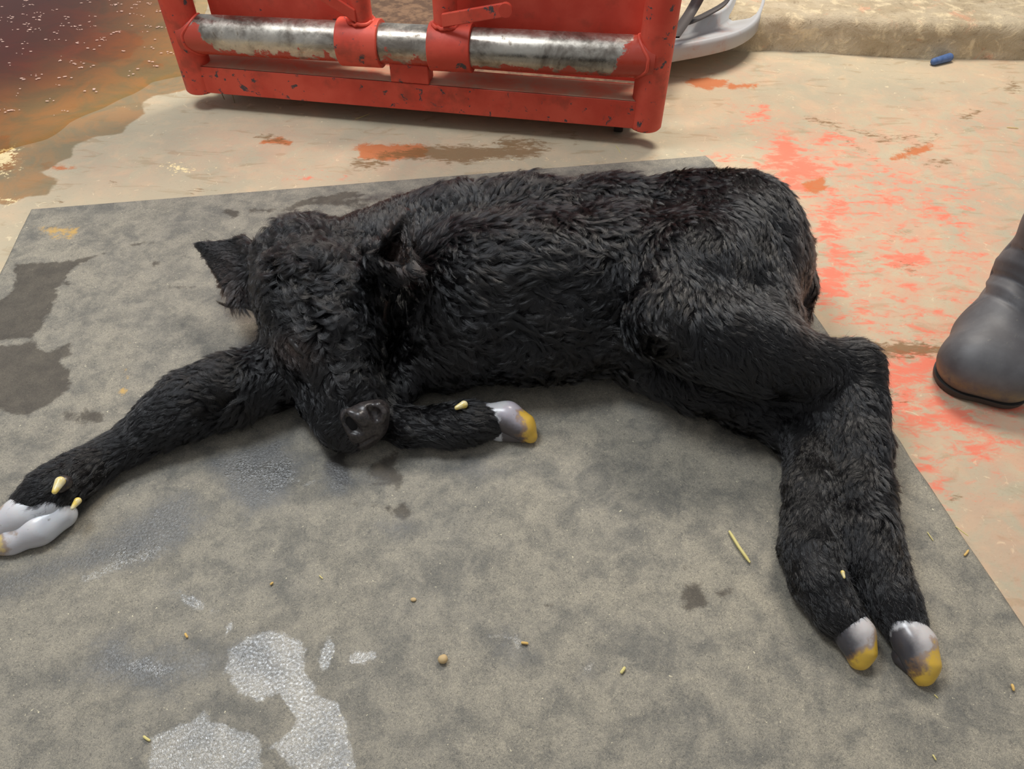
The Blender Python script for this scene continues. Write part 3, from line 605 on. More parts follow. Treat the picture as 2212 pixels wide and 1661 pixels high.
# u, v, flow du, dv, length mm, curliness 0..1, clump
CT = [(640, 500, -.3, -1, 30, .95, .9), (560, 540, -1, -.2, 26, .8, .8), (620, 580, -.6, .4, 34, 1, .95), (700, 560, .3, -.3, 32, 1, .95), (760, 600, .8, .3, 32, 1, .95), (690, 660, .2, 1, 36, 1, .95),
      (620, 660, -.8, .6, 26, .8, .9), (700, 720, .3, 1, 36, 1, .95), (790, 700, .5, 1, 34, 1, .95), (600, 720, -.8, .8, 14, .4, .6), (640, 755, -.3, 1, 8, .2, .4), (740, 780, .4, 1, 30, .8, .9), (680, 820, -.2, 1, 20, .5, .8),
      (620, 830, -.6, .8, 20, .4, .8), (760, 840, .3, -1, 20, .4, .8), (810, 850, .6, .2, 12, .3, .7), (700, 900, -.8, .6, 12, .2, .6), (740, 960, -.4, 1, 9, .1, .5), (700, 940, -.6, .8, 10, .1, .5),
      (540, 640, -.6, .8, 20, .4, .7), (560, 700, -.8, .5, 20, .4, .7), (470, 560, -1, 0, 14, .1, .5), (430, 530, -1, -.2, 12, .05, .6), (510, 540, -.8, -.5, 16, .2, .6), (870, 480, .3, -1, 16, .2, .6), (850, 560, .2, 1, 16, .1, .6), (820, 500, -.6, -.8, 18, .3, .6),
      (760, 450, -.6, -.6, 16, .3, .5), (850, 430, .2, -1, 18, .4, .6), (960, 420, .6, -.9, 24, .5, .7), (1100, 400, .8, -.7, 28, .6, .8), (1250, 400, 1, -.2, 26, .6, .8), (1380, 400, .8, -.2, 24, .5, .8),
      (1000, 480, 1, -.1, 30, .6, .9), (1150, 480, 1, .3, 30, .6, .9), (1300, 480, .9, .6, 30, .6, .9), (950, 570, 1, .1, 32, .6, .95), (1080, 570, 1, .4, 36, .5, .95), (1200, 590, 1, .7, 34, .6, .95), (1320, 600, .5, 1, 34, .6, .95),
      (930, 660, 1, .2, 30, .5, .9), (1050, 680, 1, -.1, 34, .6, .9), (1180, 680, .9, .3, 30, .6, .85), (1300, 690, 1, -.2, 28, .6, .85), (920, 760, .4, 1, 28, .5, .85), (1020, 790, .2, 1, 26, .8, .85), (1150, 780, .5, 1, 26, .8, .85), (1280, 790, .6, .9, 26, .8, .85), (880, 830, .3, 1, 26, .6, .85),
      (1400, 470, .4, 1, 28, .5, .9), (1390, 560, .2, 1, 32, .5, .9), (1480, 440, .3, 1, 24, .4, .8), (1560, 420, .5, .3, 20, .3, .6), (1660, 450, .8, .6, 20, .2, .6), (1720, 540, .9, .7, 22, .2, .6), (1740, 640, .4, 1, 18, .1, .5),
      (1500, 540, .3, 1, 18, .15, .6), (1580, 540, .6, 1, 16, .1, .5), (1460, 640, -.1, 1, 24, .35, .85), (1440, 740, .1, 1, 32, .5, .95), (1520, 680, .3, 1, 26, .3, .85), (1600, 660, .8, .9, 16, .1, .5), (1660, 700, 1, .6, 15, .1, .5),
      (1560, 780, .6, .9, 22, .3, .8), (1640, 820, .5, .9, 20, .3, .8), (1700, 760, 1, .2, 15, .15, .6), (1800, 750, 1, .1, 14, .2, .6), (1880, 780, 1, .4, 16, .2, .7), (1820, 850, .2, 1, 14, .2, .6), (1900, 880, .6, .9, 16, .2, .7),
      (1860, 960, .2, 1, 14, .15, .6), (1920, 980, .6, 1, 20, .4, .8), (1930, 1060, .8, .8, 22, .6, .9), (1850, 1080, .1, 1, 14, .15, .7), (1920, 1130, .4, 1, 20, .3, .85), (1870, 1180, .3, 1, 11, .05, .6), (1930, 1270, .5, 1, 10, .05, .5), (1960, 1320, .5, 1, 9, .05, .5),
      (1500, 850, .5, .8, 20, .4, .8), (1600, 900, .5, .8, 20, .5, .8), (1690, 950, .1, 1, 16, .3, .7), (1740, 1000, .1, 1, 12, .1, .6), (1740, 1100, 0, 1, 11, .1, .6), (1720, 1200, .2, 1, 9, .05, .5), (1780, 1260, .5, 1, 9, .05, .5), (1820, 1330, .5, 1, 8, .05, .5),
      (560, 790, -.7, .4, 24, .6, .9), (470, 810, -1, .2, 20, .5, .85), (500, 880, -.7, .8, 22, .7, .85), (400, 850, -1, .4, 16, .3, .7), (420, 920, -.7, .9, 18, .6, .8), (330, 910, -1, .6, 12, .1, .6), (330, 980, -.7, .9, 16, .4, .8), (240, 960, -1, .5, 10, .05, .6), (250, 1020, -.8, .8, 18, .2, .9),
      (150, 1010, -1, .6, 9, .05, .5), (180, 1090, -.5, 1, 22, .15, .95), (100, 1070, -1, .6, 9, .05, .5), (60, 1060, -1, .5, 8, .05, .5), (130, 1110, -.5, .9, 16, .1, .8),
      (850, 910, 1, 0, 16, .15, .8), (940, 900, 1, -.1, 18, .15, .85), (940, 950, 1, .1, 18, .15, .9), (1020, 900, .9, -.3, 16, .1, .8), (1050, 930, 1, .1, 12, .05, .7)]
def make_fur(n_hair, n_clump):
    tris = np.concatenate([BQ[:, [0, 1, 2]], BQ[:, [0, 2, 3]]]); VN = vnormals(BV, BQ)
    a, b, c = (BV[tris[:, i]] for i in range(3)); ar = .5 * np.linalg.norm(np.cross(b - a, c - a), axis=1)
    cen = (a + b + c) / 3; nz = VN[tris].mean(1)[:, 2]
    cu, cv = project(cen)
    view = ((CP - cen) * VN[tris].mean(1)).sum(1) / np.linalg.norm(CP - cen, axis=1)
    w = ar * np.where(nz < -.55, 0, 1) * np.where(view < -.45, .25, 1)
    hd = ((cu > 520) & (cu < 850) & (cv < 900) & (cv > 450)); w = w * np.where(hd, 1.3, 1)
    w *= np.where(((cu - 792) / 48) ** 2 + ((cv - 912) / 42) ** 2 < 1, 0, 1)             # bare nose
    w *= np.where((((cu - 640) / 26) ** 2 + ((cv - 755) / 18) ** 2 < 1), .35, 1)         # thin hair round the eye
    w *= np.where((((cu - 850) / 16) ** 2 + ((cv - 550) / 26) ** 2 < 1) & (cen[:, 2] > .15), .3, 1)
    cdf = np.cumsum(w); cdf /= cdf[-1]
    def sample(n):
        t = np.searchsorted(cdf, rng.random(n)); t = np.minimum(t, len(tris) - 1); r1 = np.sqrt(rng.random(n)); r2 = rng.random(n)
        wa, wb, wc = 1 - r1, r1 * (1 - r2), r1 * r2; T = tris[t]
        p = BV[T[:, 0]] * wa[:, None] + BV[T[:, 1]] * wb[:, None] + BV[T[:, 2]] * wc[:, None]
        nn = VN[T[:, 0]] * wa[:, None] + VN[T[:, 1]] * wb[:, None] + VN[T[:, 2]] * wc[:, None]
        return p, nn / np.linalg.norm(nn, axis=1)[:, None]
    cp, cn = sample(n_clump)
    cu, cv = project(cp); fl_, par = flow_field(np.stack([cu, cv], -1), CT)
    # pixel flow -> level world direction -> tangent
    eps = 4.0
    d0 = fw * F_ + rt * (cu - W_ / 2)[:, None] + up * (H_ / 2 - cv)[:, None]
    d1 = d0 + rt * (fl_[:, 0] * eps)[:, None] - up * (fl_[:, 1] * eps)[:, None]
    p1 = CP + d1 * ((cp[:, 2] - CAMH) / d1[:, 2])[:, None]
    t = p1 - cp; t = t / np.linalg.norm(t, axis=1)[:, None]
    t = t - cn * (t * cn).sum(1)[:, None] ; t = t / np.maximum(np.linalg.norm(t, axis=1), 1e-6)[:, None]
    bt = np.cross(cn, t)
    L = par[:, 0] / 1000 * rng.uniform(.75, 1.25, n_clump) * (.86 + .62 * np.clip(par[:, 1], 0, 1)); curl = np.clip(par[:, 1], 0, 1); clp = par[:, 2]
    ear = np.maximum(np.exp(-((cu - 868) / 26) ** 2 - ((cv - 535) / 60) ** 2) * (cp[:, 2] > .19), np.exp(-((cu - 475) / 38) ** 2 - ((cv - 575) / 55) ** 2))
    eye = np.exp(-((cu - 640) / 34) ** 2 - ((cv - 750) / 30) ** 2)
    L = L * (1 - .6 * ear) * (1 - .72 * eye); curl = curl * (1 - .9 * ear) * (1 - .9 * eye)
    hd2 = ((cu > 540) & (cu < 840) & (cv > 470) & (cv < 800)) * (1 - eye)
    sw = (vnoise(cp * 22) - .5) * 2 * (0.5 + 1.2 * curl) + (vnoise(cp * 60 + 9) - .5) * 2 * (.3 + .9 * curl) + rng.normal(0, .12, n_clump)
    K = 11; s = np.linspace(0, 1, K)
    sgn = np.where(vnoise(cp * 30 + 20) > .5, 1, -1) * np.where(rng.random(n_clump) < .2, -1, 1)
    turn = sgn * (.25 + (4.2 + 2.2 * hd2) * np.clip(curl - .3, 0, 1) ** 1.1) * rng.uniform(.6, 1.3, n_clump)
    wav = (.35 + .5 * curl) * rng.uniform(.5, 1.2, n_clump); ph = rng.uniform(0, 6.28, n_clump)
    lift0 = .17 + .66 * curl + rng.normal(0, .14, n_clump); 
    G = np.zeros((n_clump, K, 3)); G[:, 0] = cp - cn * .001
    for i in range(1, K):
        sm = (s[i] + s[i - 1]) / 2
        th = sw + turn * (sm - .25) + wav * np.sin(6.28 * 1.3 * sm + ph) * sm
        phi = lift0 * (1 - sm) ** 1.1 - .22 * sm * (1 + curl)+ .1
        d = np.cos(phi)[:, None] * (np.cos(th)[:, None] * t + np.sin(th)[:, None] * bt) + np.sin(phi)[:, None] * cn
        G[:, i] = G[:, i - 1] + d * (L / (K - 1))[:, None]
    kd = KDTree(n_clump)
    for i in range(n_clump): kd.insert(cp[i], i)
    kd.balance()
    q, qn = sample(n_hair)
    near = np.array([kd.find(x)[1] for x in q])
    loose = rng.random(n_hair) < .12
    g = G[near]; off = q - cp[near]
    dd = np.linalg.norm(off, axis=1)
    cl = (np.clip(clp[near] * 1.08, 0, .98) * rng.uniform(.82, 1.0, n_hair)) * np.where(loose, .3, 1)
    lj = rng.uniform(.6, 1.08, n_hair); 
    cs = 1 - cl[:, None] * (s[None, :] ** .75)
    rel = (g - g[:, :1]) * lj[:, None, None]
    Pts = q[:, None] + rel - off[:, None] * (1 - cs)[..., None]
    wig = rng.normal(0, 1, (n_hair, 3)) * (.0009 + .0025 * loose)[:, None]
    Pts += wig[:, None] * (s[None, :, None] ** 1.3)
    Pts[:, 0] = q - qn * .001
    Pts[..., 2] = np.maximum(Pts[..., 2], Z0 + .0008)
    rad = np.linspace(1, .25, K)[None, :] * rng.uniform(.00015, .00026, n_hair)[:, None]
    hc = bpy.data.hair_curves.new('fur'); hc.add_curves([K] * n_hair)
    org = np.array(parent_world(calf))
    hc.attributes['position'].data.foreach_set('vector', (Pts - org).astype(np.float32).ravel())
    ra = hc.attributes.get('radius') or hc.attributes.new('radius', 'FLOAT', 'POINT'); ra.data.foreach_set('value', rad.astype(np.float32).ravel())
    qu, qv = project(q)
    br = .7 * np.exp(-((qu - 640) / 36) ** 2 - ((qv - 750) / 30) ** 2) + .6 * np.exp(-((qu - 862) / 22) ** 2 - ((qv - 545) / 40) ** 2) * (q[:, 2] > .19) + .35 * np.exp(-((qu - 1735) / 30) ** 2 - ((qv - 600) / 110) ** 2) + .4 * np.exp(-((qu - 480) / 40) ** 2 - ((qv - 610) / 50) ** 2)
    ba = hc.attributes.new('brown', 'FLOAT', 'CURVE'); ba.data.foreach_set('value', np.clip(br, 0, 1).astype(np.float32))
    ho = bpy.data.objects.new('fur', hc); COL.objects.link(ho); ho.parent = calf
    m = Mat('black_coat'); m.nt.nodes.remove(m.b)
    hb = m.n('ShaderNodeBsdfHairPrincipled'); hb.parametrization = 'COLOR'; hi = m.n('ShaderNodeHairInfo')
    col = m.mix(m.ramp(m.noise(9, 3), .45, .65), (.0055, .0055, .006, 1), (.0085, .0078, .0076, 1)); col = m.mix(m.attr('brown'), col, (.05, .032, .025, 1))
    m.l(col, hb.inputs['Color']); hb.inputs['Roughness'].default_value = .2; hb.inputs['Radial Roughness'].default_value = .3; hb.inputs['Coat'].default_value = .25
    hb.inputs['Random Roughness'].default_value = .2; m.l(hb.outputs[0], m.out.inputs[0]); m.l(hi.outputs['Random'], hb.inputs['Random'])
    hc.materials.append(m.m); ho['label'] = 'long curly black coat, wet in places'
    return ho
make_fur(620000, 15000)
# ------------------------------------------------------------------ red steel frame
def red_material(name='chipped_red_paint', chip=.60, dirt=.5):
    m = Mat(name); n1 = m.noise(8, 6, .6); n2 = m.noise(34, 7, .7, .4, off=3); n3 = m.noise(16, 6, .6, off=6)
    c = m.mix(m.ramp(n1, .35, .65), srgb(196, 66, 48), srgb(212, 84, 64))
    c = m.mix(m.ramp(n3, .52, .7, 0, dirt), c, srgb(128, 62, 46))
    ch = m.ramp(n2, chip, chip + .03)
    c = m.mix(ch, c, srgb(74, 68, 70)); m.base(c); m.rough(m.math('ADD', .42, m.math('MULTIPLY', n3, .25))); m.spec(.4)
    m.bump(m.math('SUBTRACT', m.noise(90, 4), m.math('MULTIPLY', ch, .6)), .2, .001); return m.m
RED = red_material(); REDP = red_material('dull_red_sheet', .66, .35)
dusty = Mat('dusty_red_steel'); n_ = dusty.noise(12, 7, .65, .4)
dusty.base(dusty.mix(dusty.ramp(n_, .35, .6), srgb(214, 140, 112), srgb(196, 168, 140))); dusty.rough(.85); dusty.bump(dusty.noise(80, 5), .3, .002)
st = Mat('worn_bare_steel'); n1 = st.noise(10, 6, .65, .5, co=st.co((1, 1, 1))); n2 = st.noise(40, 6, .7, .3, off=2)
u_ = st.attr('under')
c = st.mix(st.ramp(n1, .38, .62), srgb(196, 190, 178), srgb(134, 126, 116)); c = st.mix(st.ramp(n2, .60, .72, 0, .7), c, srgb(96, 80, 62))
pf = st.ramp(st.math('ADD', u_, st.math('MULTIPLY', st.math('SUBTRACT', st.noise(22, 6, .65, .2, off=5), .5), 1.0)), .5, .56)
c = st.mix(pf, c, srgb(176, 66, 48)); st.base(c); st.metal(st.math('MULTIPLY', .92, st.math('SUBTRACT', 1, pf))); st.rough(st.ramp(n2, .35, .7, .24, .5)); st.bump(n2, .12, .001)
ZB = .045
Lb = P(437, 192, ZB); Rb = P(1393, 272, ZB)
fx = Rb - Lb; FW = np.linalg.norm(fx); fx /= FW; fy = np.array([-fx[1], fx[0], 0]); fz = np.array([0, 0, 1.0])
rl = 32 / PPM(Lb); rr = 35 / PPM(Rb); pr_ = .5 * (rl + rr)
def zat(base, v):   # height on a vertical line through base that shows at image row v
    lo, hi = 0, 1.2
    for _ in range(40):
        mid = (lo + hi) / 2
        if project(np.array([base[0], base[1], mid])[None])[1][0] > v: lo = mid
        else: hi = mid
    return lo
zl = zat(Lb, 72); zr = zat(Rb, 124); print('frame width', FW, 'pipe z', zl, zr, 'post r', rl, rr)
zp = (zl + zr) / 2; pr2 = 40 / PPM(P(600, 70, zp))
fr_root = empty('cattle_chute_frame', (Lb + Rb) / 2 * np.array([1, 1, 0]), 'chipped red steel frame with worn bare steel cross pipe on the concrete floor', 'chute frame')
LB = np.array([Lb[0], Lb[1], 0]); RB = np.array([Rb[0], Rb[1], 0])
for base in (LB, RB):
    MB().tube([base + fz * ZB, base + fz * (ZB + .004), base + fz * .55, base + fz * 1.0], [pr_ * .93, pr_, pr_, pr_], 32).build('post', RED, fr_root)
def at(s, f=0, z=0): return LB + fx * (s * FW) + fy * f + fz * z
pz = lambda s: zl + (zr - zl) * s
tubeN = 60
def seg_tube(name, s0, s1, r, mat, extra=None, n=40):
    mb = MB(); k = 24; mb.tube([at(s0 + (s1 - s0) * i / k, 0, pz(s0 + (s1 - s0) * i / k)) for i in range(k + 1)], r, n)
    o = mb.build(name, mat, fr_root, bevel=0)
    return o
def s_of(u, v): # fraction along the pipe seen at column u
    best = min(np.linspace(-.05, 1.05, 1101), key=lambda s: abs(project(at(s, 0, pz(s))[None])[0][0] - u)); return float(best)
s1, s2, s3, s4, s5, s6 = (s_of(x, 0) for x in (425, 738, 826, 932, 1022, 1385))
sA = s_of(1338, 0); sB = s_of(432, 0)
def under(o, bias=0.0, endred=None):
    co = np.array([v.co[:] for v in o.data.vertices]) + np.array(parent_world(fr_root))
    s = (co - LB) @ fx / FW; zc = np.array([pz(x) for x in s]); dz = (zc - co[:, 2]) / pr2; df = ((co - LB) @ fy) / pr2
    fattr(o, 'under', .5 + .42 * (dz * .85 + df * .25 * 0 - .38) + bias + (0 if endred is None else endred(s)))
pipe = seg_tube('cross_pipe', 0.0, 1.0, pr2, st.m)
under(pipe, .0, lambda s: np.where(s > sA, .6, 0) + np.where(s < sB + .012, .5, 0) - np.where((s > s3) & (s < s4), -.05, 0)); pipe['label'] = 'bare steel cross pipe with red paint left underneath'
for (a_, b_) in ((s2, s3), (s4, s5)):
    mb = MB(); mb.tube([at(a_, 0, pz(a_)), at(b_, 0, pz(b_))], pr2 * 1.2, 40); mb.build('collar', RED, fr_root, bevel=.002)
for (a_, off) in ((s2 * .45 + s3 * .55, 0), (s4 * .62 + s5 * .38, 0)):
    MB().tube([at(a_, .0, pz(a_) + pr2 * .9), at(a_, .0, 1.0)], pr2 * .62, 28).build('upright_tube', RED, fr_root)
# weld beads round uprights
for a_ in (s2 * .45 + s3 * .55, s4 * .62 + s5 * .38):
    mb = MB(); mb.tube([at(a_, 0, pz(a_) + pr2 * 1.12) + pr2 * .68 * (math.cos(t) * fx + math.sin(t) * fy) + fz * .004 * random.random() for t in np.linspace(0, 2 * math.pi, 30)], .0045, 8); mb.build('weld_bead', RED, fr_root)
for base, z, sg in ((LB, zl, 1), (RB, zr, -1)):
    mb = MB(); mb.tube([base + fz * z + fx * sg * (pr_ * math.cos(math.asin(min(.95, pr2 * abs(math.sin(t)) / max(pr_, pr2) ))) + .003) + pr2 * (math.cos(t) * fz + math.sin(t) * fy) * .99 for t in np.linspace(0, 2 * math.pi, 40)], .004, 8); mb.build('weld_bead', RED, fr_root)
# brackets (flat bars) springing from uprights
def bar(p, q, wv, tv, name='flat_bar'):
    return MB().box(np.array(p) - wv / 2 - tv / 2, np.array(q) - np.array(p), wv, tv).build(name, RED, fr_root, bevel=.002)
a_ = s2 * .45 + s3 * .55; zz_ = pz(a_) + pr2 * 1.55; bar(at(a_, -.03, zz_), at(a_ - .085, -.05, zz_ + .07), fz * .03, fy * .008)
a2_ = s4 * .62 + s5 * .38; bar(at(a2_, -.035, pz(a2_) + pr2 * 1.6), at(a2_ + .135, -.09, pz(a2_) + pr2 * 2.75), fz * .030, fy * .009)
MB().tube([at(a2_ + .135, -.086, pz(a2_) + pr2 * 2.75), at(a2_ + .135, -.098, pz(a2_) + pr2 * 2.75)], .015, 16).build('pivot_pin', RED, fr_root)
# stop block under the middle of the pipe
MB().box(at(s3 + .018, -.03, pz(s3) - pr2 * 1.75), fx * FW * (s4 - s3 - .022), fy * .05, fz * pr2 * 1.0).build('stop_block', RED, fr_root, bevel=.003)
# bottom beam: channel with front face and dusty top ledge
zt = zat(at(.5), 175) ; 
v_top = 137; zt = zat(at(.03), 138); bh = zt - ZB
MB().box(at(0, -.028, ZB + .004), fx * FW, fy * .006, fz * (zt - ZB)).build('bottom_rail', RED, fr_root, bevel=.002)
MB().box(at(0, -.0275, zt - .002), fx * FW, fy * .095, fz * .006).build('rail_ledge', dusty.m, fr_root, bevel=.0015)['label'] = 'dusty upper ledge of the bottom rail'
MB().box(at(0, .066, ZB + .004), fx * FW, fy * .006, fz * (zt - ZB)).build('rear_rail', RED, fr_root, bevel=.002)
# sheet panels behind
MB().box(at(.03, .085, zt + .004), fx * FW * .345, fy * .004, fz * .8).build('sheet_panel', REDP, fr_root)
MB().box(at(.575, .085, zt + .004), fx * FW * .405, fy * .004, fz * .8).build('sheet_panel', REDP, fr_root)
dk = Mat('dark_mesh_floor'); dk.base(dk.mix(dk.ramp(dk.noise(30, 6, .7), .4, .6), srgb(128, 100, 76), srgb(92, 70, 54))); dk.rough(.9)
MB().box(at(.02, .072, ZB), fx * FW * .96, fy * 1.3, fz * .008).build('floor_plate', dk.m, fr_root)
# castor
cm = Mat('black_castor'); cm.base(srgb(30, 28, 27)); cm.rough(.6)
for s_ in (.945,):
    c0 = at(s_, .05, .028); MB().tube([c0 - fx * .012, c0 + fx * .012], .0275, 24).build('castor', cm.m, fr_root, bevel=.003)
# straw wisps caught under the left post
# ------------------------------------------------------------------ grey plastic tub edge
gp = Mat('grey_plastic'); gp.base(gp.mix(gp.ramp(gp.noise(14, 6, .7, .3), .5, .75, 0, .8), srgb(178, 178, 178), srgb(176, 138, 126))); gp.rough(.5); gp.bump(gp.noise(120, 3), .1, .0006)
tub_c = P(1500, 60, .0)
path = []
pxs = [(1380, 148), (1445, 134), (1520, 120), (1585, 103), (1625, 80), (1642, 52), (1650, 20), (1652, -20), (1654, -120)]
TZ = .062; pts0 = [P(u, v, TZ) for u, v in pxs]
def catmull(p, n=8):
    out = []
    for i in range(len(p) - 1):
        a, b, c, d = p[max(i - 1, 0)], p[i], p[i + 1], p[min(i + 2, len(p) - 1)]
        for k in range(n):
            t = k / n; out.append(.5 * ((2 * b) + (c - a) * t + (2 * a - 5 * b + 4 * c - d) * t * t + (3 * b - a - 3 * c + d) * t ** 3))
    out.append(p[-1]); return out
pp = catmull(pts0)
prof = [(.004, -.004), (.0, .0), (.001, .030), (.004, .040), (.010, .042), (.016, .038), (.03, .030), (.075, .024), (.088, .030), (.094, .060), (.100, .066), (.106, .060), (.110, .02), (.13, -.03), (.15, -.055), (.14, -.058), (.1, -.02), (.06, .0), (.004, -.004)]
V = []; 
for i, p in enumerate(pp):
    t = pp[min(i + 1, len(pp) - 1)] - pp[max(i - 1, 0)]; t /= np.linalg.norm(t); nrm = np.array([-t[1], t[0], 0])
    for (o_, z_) in prof: V.append(p + nrm * o_ + fz * z_)
k = len(prof); Qt = [(i * k + j, (i + 1) * k + j, (i + 1) * k + (j + 1), i * k + (j + 1)) for i in range(len(pp) - 1) for j in range(k - 1)]
tub = mesh_obj('feed_tub', V, Qt, gp.m, origin=(tub_c[0], tub_c[1], 0)); tag(tub, 'light grey plastic tub edge with rounded corner behind the red frame', 'tub')
# black strap coiled beside it
bs = Mat('black_webbing'); bs.base(srgb(70, 64, 62)); bs.rough(.6)
sp = catmull([P(1440, 80, .15), P(1462, 50, .15), P(1482, 20, .16), P(1500, -15, .2), P(1515, -60, .25)], 6); mbs = MB()
strap = mesh_obj('strap', *(lambda pts: (np.array([q for p in pts for q in (p + fx * .0, p + fx * .034 + fz * .004, p + fx * .034 + fz * .0, p - fz * .004)]), [(4 * i + a, 4 * i + 4 + a, 4 * i + 4 + (a + 1) % 4, 4 * i + (a + 1) % 4) for i in range(len(pts) - 1) for a in range(4)]))(sp), bs.m)
tag(strap, 'dark strap hanging between red post and grey tub', 'strap')
sp2 = catmull([P(1450, 56, .13), P(1490, 46, .135), P(1530, 28, .14), P(1568, 4, .16), P(1590, -30, .2)], 6)
strap2 = mesh_obj('strap', *(lambda pts: (np.array([q for p in pts for q in (p - fy * .016, p + fy * .020, p + fy * .020 - fz * .004, p - fy * .016 - fz * .004)]), [(4 * i + a, 4 * i + 4 + a, 4 * i + 4 + (a + 1) % 4, 4 * i + (a + 1) % 4) for i in range(len(pts) - 1) for a in range(4)]))(sp2), bs.m)
tag(strap2, 'dark strap lying across the inside of the grey tub', 'strap')

# ------------------------------------------------------------------ rubber boot
bm2 = Mat('scuffed_black_rubber'); n1 = bm2.noise(9, 6, .6); n2 = bm2.noise(60, 6, .7, .4, off=4)
c = bm2.mix(bm2.ramp(n1, .35, .65), srgb(80, 78, 80), srgb(102, 102, 104)); c = bm2.mix(bm2.ramp(n2, .6, .72, 0, .4), c, srgb(128, 124, 112))
toe = bm2.attr('mud'); c = bm2.mix(bm2.math('MULTIPLY', toe, bm2.ramp(bm2.noise(50, 6, .7, off=8), .3, .6)), c, srgb(126, 114, 86)); bm2.base(c); bm2.rough(.55); bm2.bump(n2, .15, .0015)
TL = P(2104, 782, .050); TR = P(2176, 803, .048)
dv = np.array([.55, .835, 0.0]); pv_ = np.array([.835, -.55, 0.0]); T_ = (TL + TR) / 2; T_[2] = 0
boot = empty('rubber_boot', (T_[0] + dv[0] * .1, T_[1] + dv[1] * .1, 0), 'scuffed black rubber boot standing on the concrete beside the mat', 'boot')
def bq(f, l, z, r): return (T_ + dv * f + pv_ * l + fz * z, r)
bp = [cap((TL, .050), (TR, .047), .02), cap((TL, .050), bq(.075, -.024, .056, .048), .03), cap((TR, .047), bq(.075, .026, .05, .046), .03),
      cap(bq(.03, 0, .06, .048), bq(.11, 0, .088, .046), .03), cap(bq(.075, -.024, .05, .044), bq(.19, -.010, .045, .040), .03), cap(bq(.075, .026, .046, .044), bq(.19, .012, .045, .040), .03),
      cap(bq(.11, 0, .088, .046), bq(.165, 0, .135, .052), .04), cap(bq(.205, 0, .048, .042), bq(.19, 0, .14, .050), .03), cap(bq(.17, 0, .135, .052), bq(.178, 0, .24, .057), .03), cap(bq(.178, 0, .24, .057), bq(.18, 0, .40, .064), .02),
      cap(bq(.178, 0, .20, .048), bq(.18, 0, .46, .058), .004, True)]
V, Qb = sdf_mesh(bp, .004, floor=.010, smooth=2)
bu, bv = project(V); nV = vnormals(V, Qb)
fr_ = (V - T_) @ dv; zz = V[:, 2]
# bend folds run across the instep, a fine moulded line marks the toe cap
q_ = fr_ * .55 + zz
cre = np.zeros(len(V))
for c0, amp, wd_ in ((.205, -.0045, .006), (.183, .003, .007), (.165, -.0035, .005), (.235, .0025, .010), (.262, -.003, .006)):
    cre += amp * np.exp(-((q_ + .01 * np.sin(((V - T_) @ pv_) * 40) - c0) / wd_) ** 2) * (fr_ < .17) * (zz < .2)
cre += -.0018 * np.exp(-((fr_ - .062 - .25 * zz + .12 * ((V - T_) @ pv_)) / .0022) ** 2) * (zz > .03) * (zz < .115)
V = V + nV * cre[:, None]
kq = ~(V[Qb][:, :, 2] > .345).all(1); usd = np.unique(Qb[kq]); rem = np.full(len(V), -1); rem[usd] = np.arange(len(usd))
V = V[usd]; Qb = rem[Qb[kq]]; fr_ = fr_[usd]; V[:, 2] = np.minimum(V[:, 2], .347)
bo = mesh_obj('boot_upper', V, Qb, bm2.m, boot)
fattr(bo, 'mud', np.clip(1 - np.abs(V[:, 2] - .034) / .022, 0, 1) * np.clip(1 - (fr_ + .02) / .03, 0, 1) * .9)
flat = lambda c, k_=1.0: (np.array([c[0][0], c[0][1], .02]), c[1] * k_)
sole = [cap(flat((TL, .047)), flat((TR, .045)), .02), cap(flat((TL, .047)), flat(bq(.075, -.024, 0, .045)), .02), cap(flat((TR, .045)), flat(bq(.075, .026, 0, .044)), .02),
        cap(flat(bq(.075, -.02, 0, .042)), flat(bq(.2, -.006, 0, .038)), .02), cap(flat(bq(.075, .022, 0, .042)), flat(bq(.2, .008, 0, .038)), .02)]
Vs, Qs_ = sdf_mesh(sole, .004, floor=.0005, smooth=1); Vs[:, 2] = np.clip(Vs[:, 2], .0006, .016)
sm_ = Mat('dark_sole'); sm_.base(srgb(52, 50, 48)); sm_.rough(.6); mesh_obj('sole', Vs, Qs_, sm_.m, boot)

# ------------------------------------------------------------------ small things
blu = Mat('blue_rubber'); blu.base(blu.mix(blu.ramp(blu.noise(60, 4), .4, .6), srgb(70, 98, 146), srgb(86, 112, 160))); blu.rough(.6)
a_ = N(2016, 131, 8, .008); a_ = (P(2018, 133, .011), .0105); b_ = (P(2050, 124, .012), .0125)
V, Qx = sdf_mesh([cap(a_, b_, .004)], .0015, smooth=1); bc = mesh_obj('bait_block', V, Qx, blu.m, origin=(a_[0][0], a_[0][1], 0)); tag(bc, 'small blue capsule shaped block lying against the concrete step', 'block')
pb = Mat('tan_pebble'); pb.base(srgb(196, 168, 122)); pb.rough(.7)
pc = P(956, 1424, Z0 + .0055); V, Qx = sdf_mesh([('e', pc, (np.array([.0062, 0, 0]), np.array([0, .0055, 0]), np.array([0, 0, .005])), .002, False), ('e', pc + [.002, .001, 0], (np.array([.004, 0, 0]), np.array([0, .005, 0]), np.array([0, 0, .0048])), .002, False)], .0009, smooth=1)
po = mesh_obj('pellet', V, Qx, pb.m, origin=(pc[0], pc[1], Z0)); tag(po, 'small round tan pellet alone on the mat', 'pellet')
pv = P(893, 1295, Z0 + .002); V, Qx = sdf_mesh([('e', pv, (np.array([.0042, 0, 0]), np.array([0, .003, 0]), np.array([0, 0, .002])), .002, False)], .0007, smooth=1)
po = mesh_obj('chip', V, Qx, pb.m, origin=(pv[0], pv[1], Z0)); tag(po, 'tiny orange-tan chip on the mat above the round pellet', 'chip')
sw = Mat('straw'); sw.base(sw.mix(sw.noise(60, 3), srgb(226, 216, 150), srgb(206, 188, 110))); sw.rough(.6)
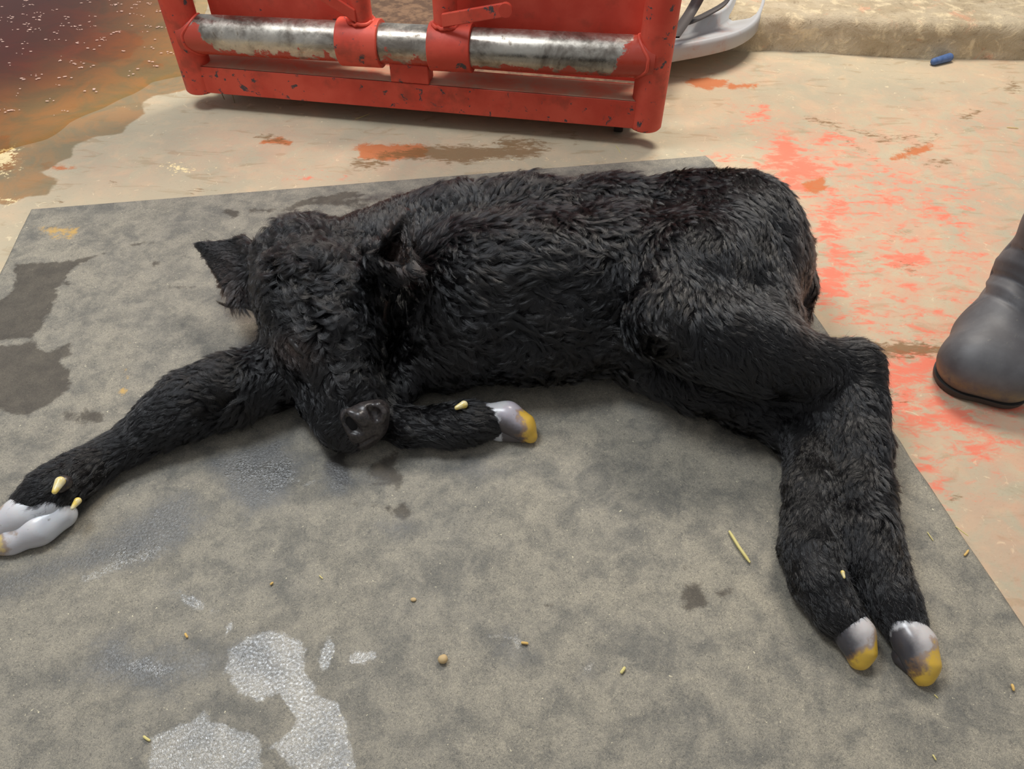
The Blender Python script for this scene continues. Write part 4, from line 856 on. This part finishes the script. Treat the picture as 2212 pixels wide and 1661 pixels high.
so = Mat('wood_shaving'); so.base(srgb(216, 178, 104)); so.rough(.7)
def straw(u0, v0, u1, v1, w, label, z=Z0, mat=None, group=None, name='straw'):
    a = P(u0, v0, z + w * .5 + .0006); b = P(u1, v1, z + w * .5 + .0006); mb = MB()
    m1 = (a + b) / 2 + fz * w * .25 + np.cross(b - a, fz) * .03
    mb.tube([a, a * .7 + m1 * .3, m1, b * .7 + m1 * .3, b], [w * .35, w * .5, w * .5, w * .5, w * .3], 8)
    o = mb.build(name, mat or sw.m, None, origin=(a[0], a[1], z)); tag(o, label, 'straw' if name == 'straw' else 'shaving', group); return o
G_ = 'short straw flecks scattered on the mat'
straw(1575, 1147, 1620, 1215, .0046, 'long pale yellow straw on the mat left of the hind legs')
straw(310, 1590, 324, 1600, .003, 'short yellow straw fleck near the wet patch at the bottom edge', group=G_)
straw(400, 1368, 405, 1377, .003, 'tiny orange straw fleck beside the wet streaks', group=G_, mat=so.m)
straw(1126, 1388, 1141, 1390, .0035, 'short orange shaving on the dark smear in the middle of the mat', group=G_, mat=so.m)
straw(1341, 1454, 1350, 1441, .004, 'pale shaving to the right of the small wet spot', group=G_)
straw(2186, 1478, 2190, 1492, .0035, 'orange shaving at the right border of the photo on the mat', group=G_, mat=so.m)
straw(2018, 1500, 2026, 1508, .0016, 'thin fleck just beyond the yellow hoof tips', group=G_)
straw(2003, 1149, 2016, 1168, .0014, 'thin pale hair-like straw right of the hind cannon bones', group=G_)
straw(2064, 1137, 2092, 1158, .0014, 'thin straw crossing the right mat border', group=G_, z=Z0)
straw(2083, 1200, 2092, 1188, .003, 'short brown straw lying on the right mat border', group=G_, mat=so.m)
straw(584, 1263, 590, 1258, .003, 'yellow crumb between the front hoof and the pellet', group=G_, mat=so.m)
straw(690, 1243, 697, 1250, .0016, 'thin fleck near the muzzle shadow', group=G_)
straw(768, 257, 798, 246, .0016, 'thin straw on the concrete in the shade of the red frame', z=.0)
straw(2175, 275, 2200, 277, .002, 'pale straw on the concrete below the blue block', z=.0)
straw(2015, 1630, 2022, 1642, .002, 'thin fleck at the bottom border of the mat', group=G_)
straw(1340, 330, 1330, 314, .0012, 'dark-ended bristle between the red frame and the mat', z=.0)
hairm = Mat('dry_grass'); hairm.base(srgb(120, 108, 80)); hairm.rough(.8)
for (pts_, lb) in (([(468, 197, .05), (478, 200, .03), (485, 215, .012)], 'curled dry grass wisp under the base of the red post'), ([(497, 195, .05), (503, 208, .028), (507, 222, .006)], 'straight dry grass wisp hanging from the red bottom rail')):
    mb = MB(); mb.tube([P(*q) for q in pts_], .0012, 6); o = mb.build('dry_grass', hairm.m); tag(o, lb, 'grass wisp')
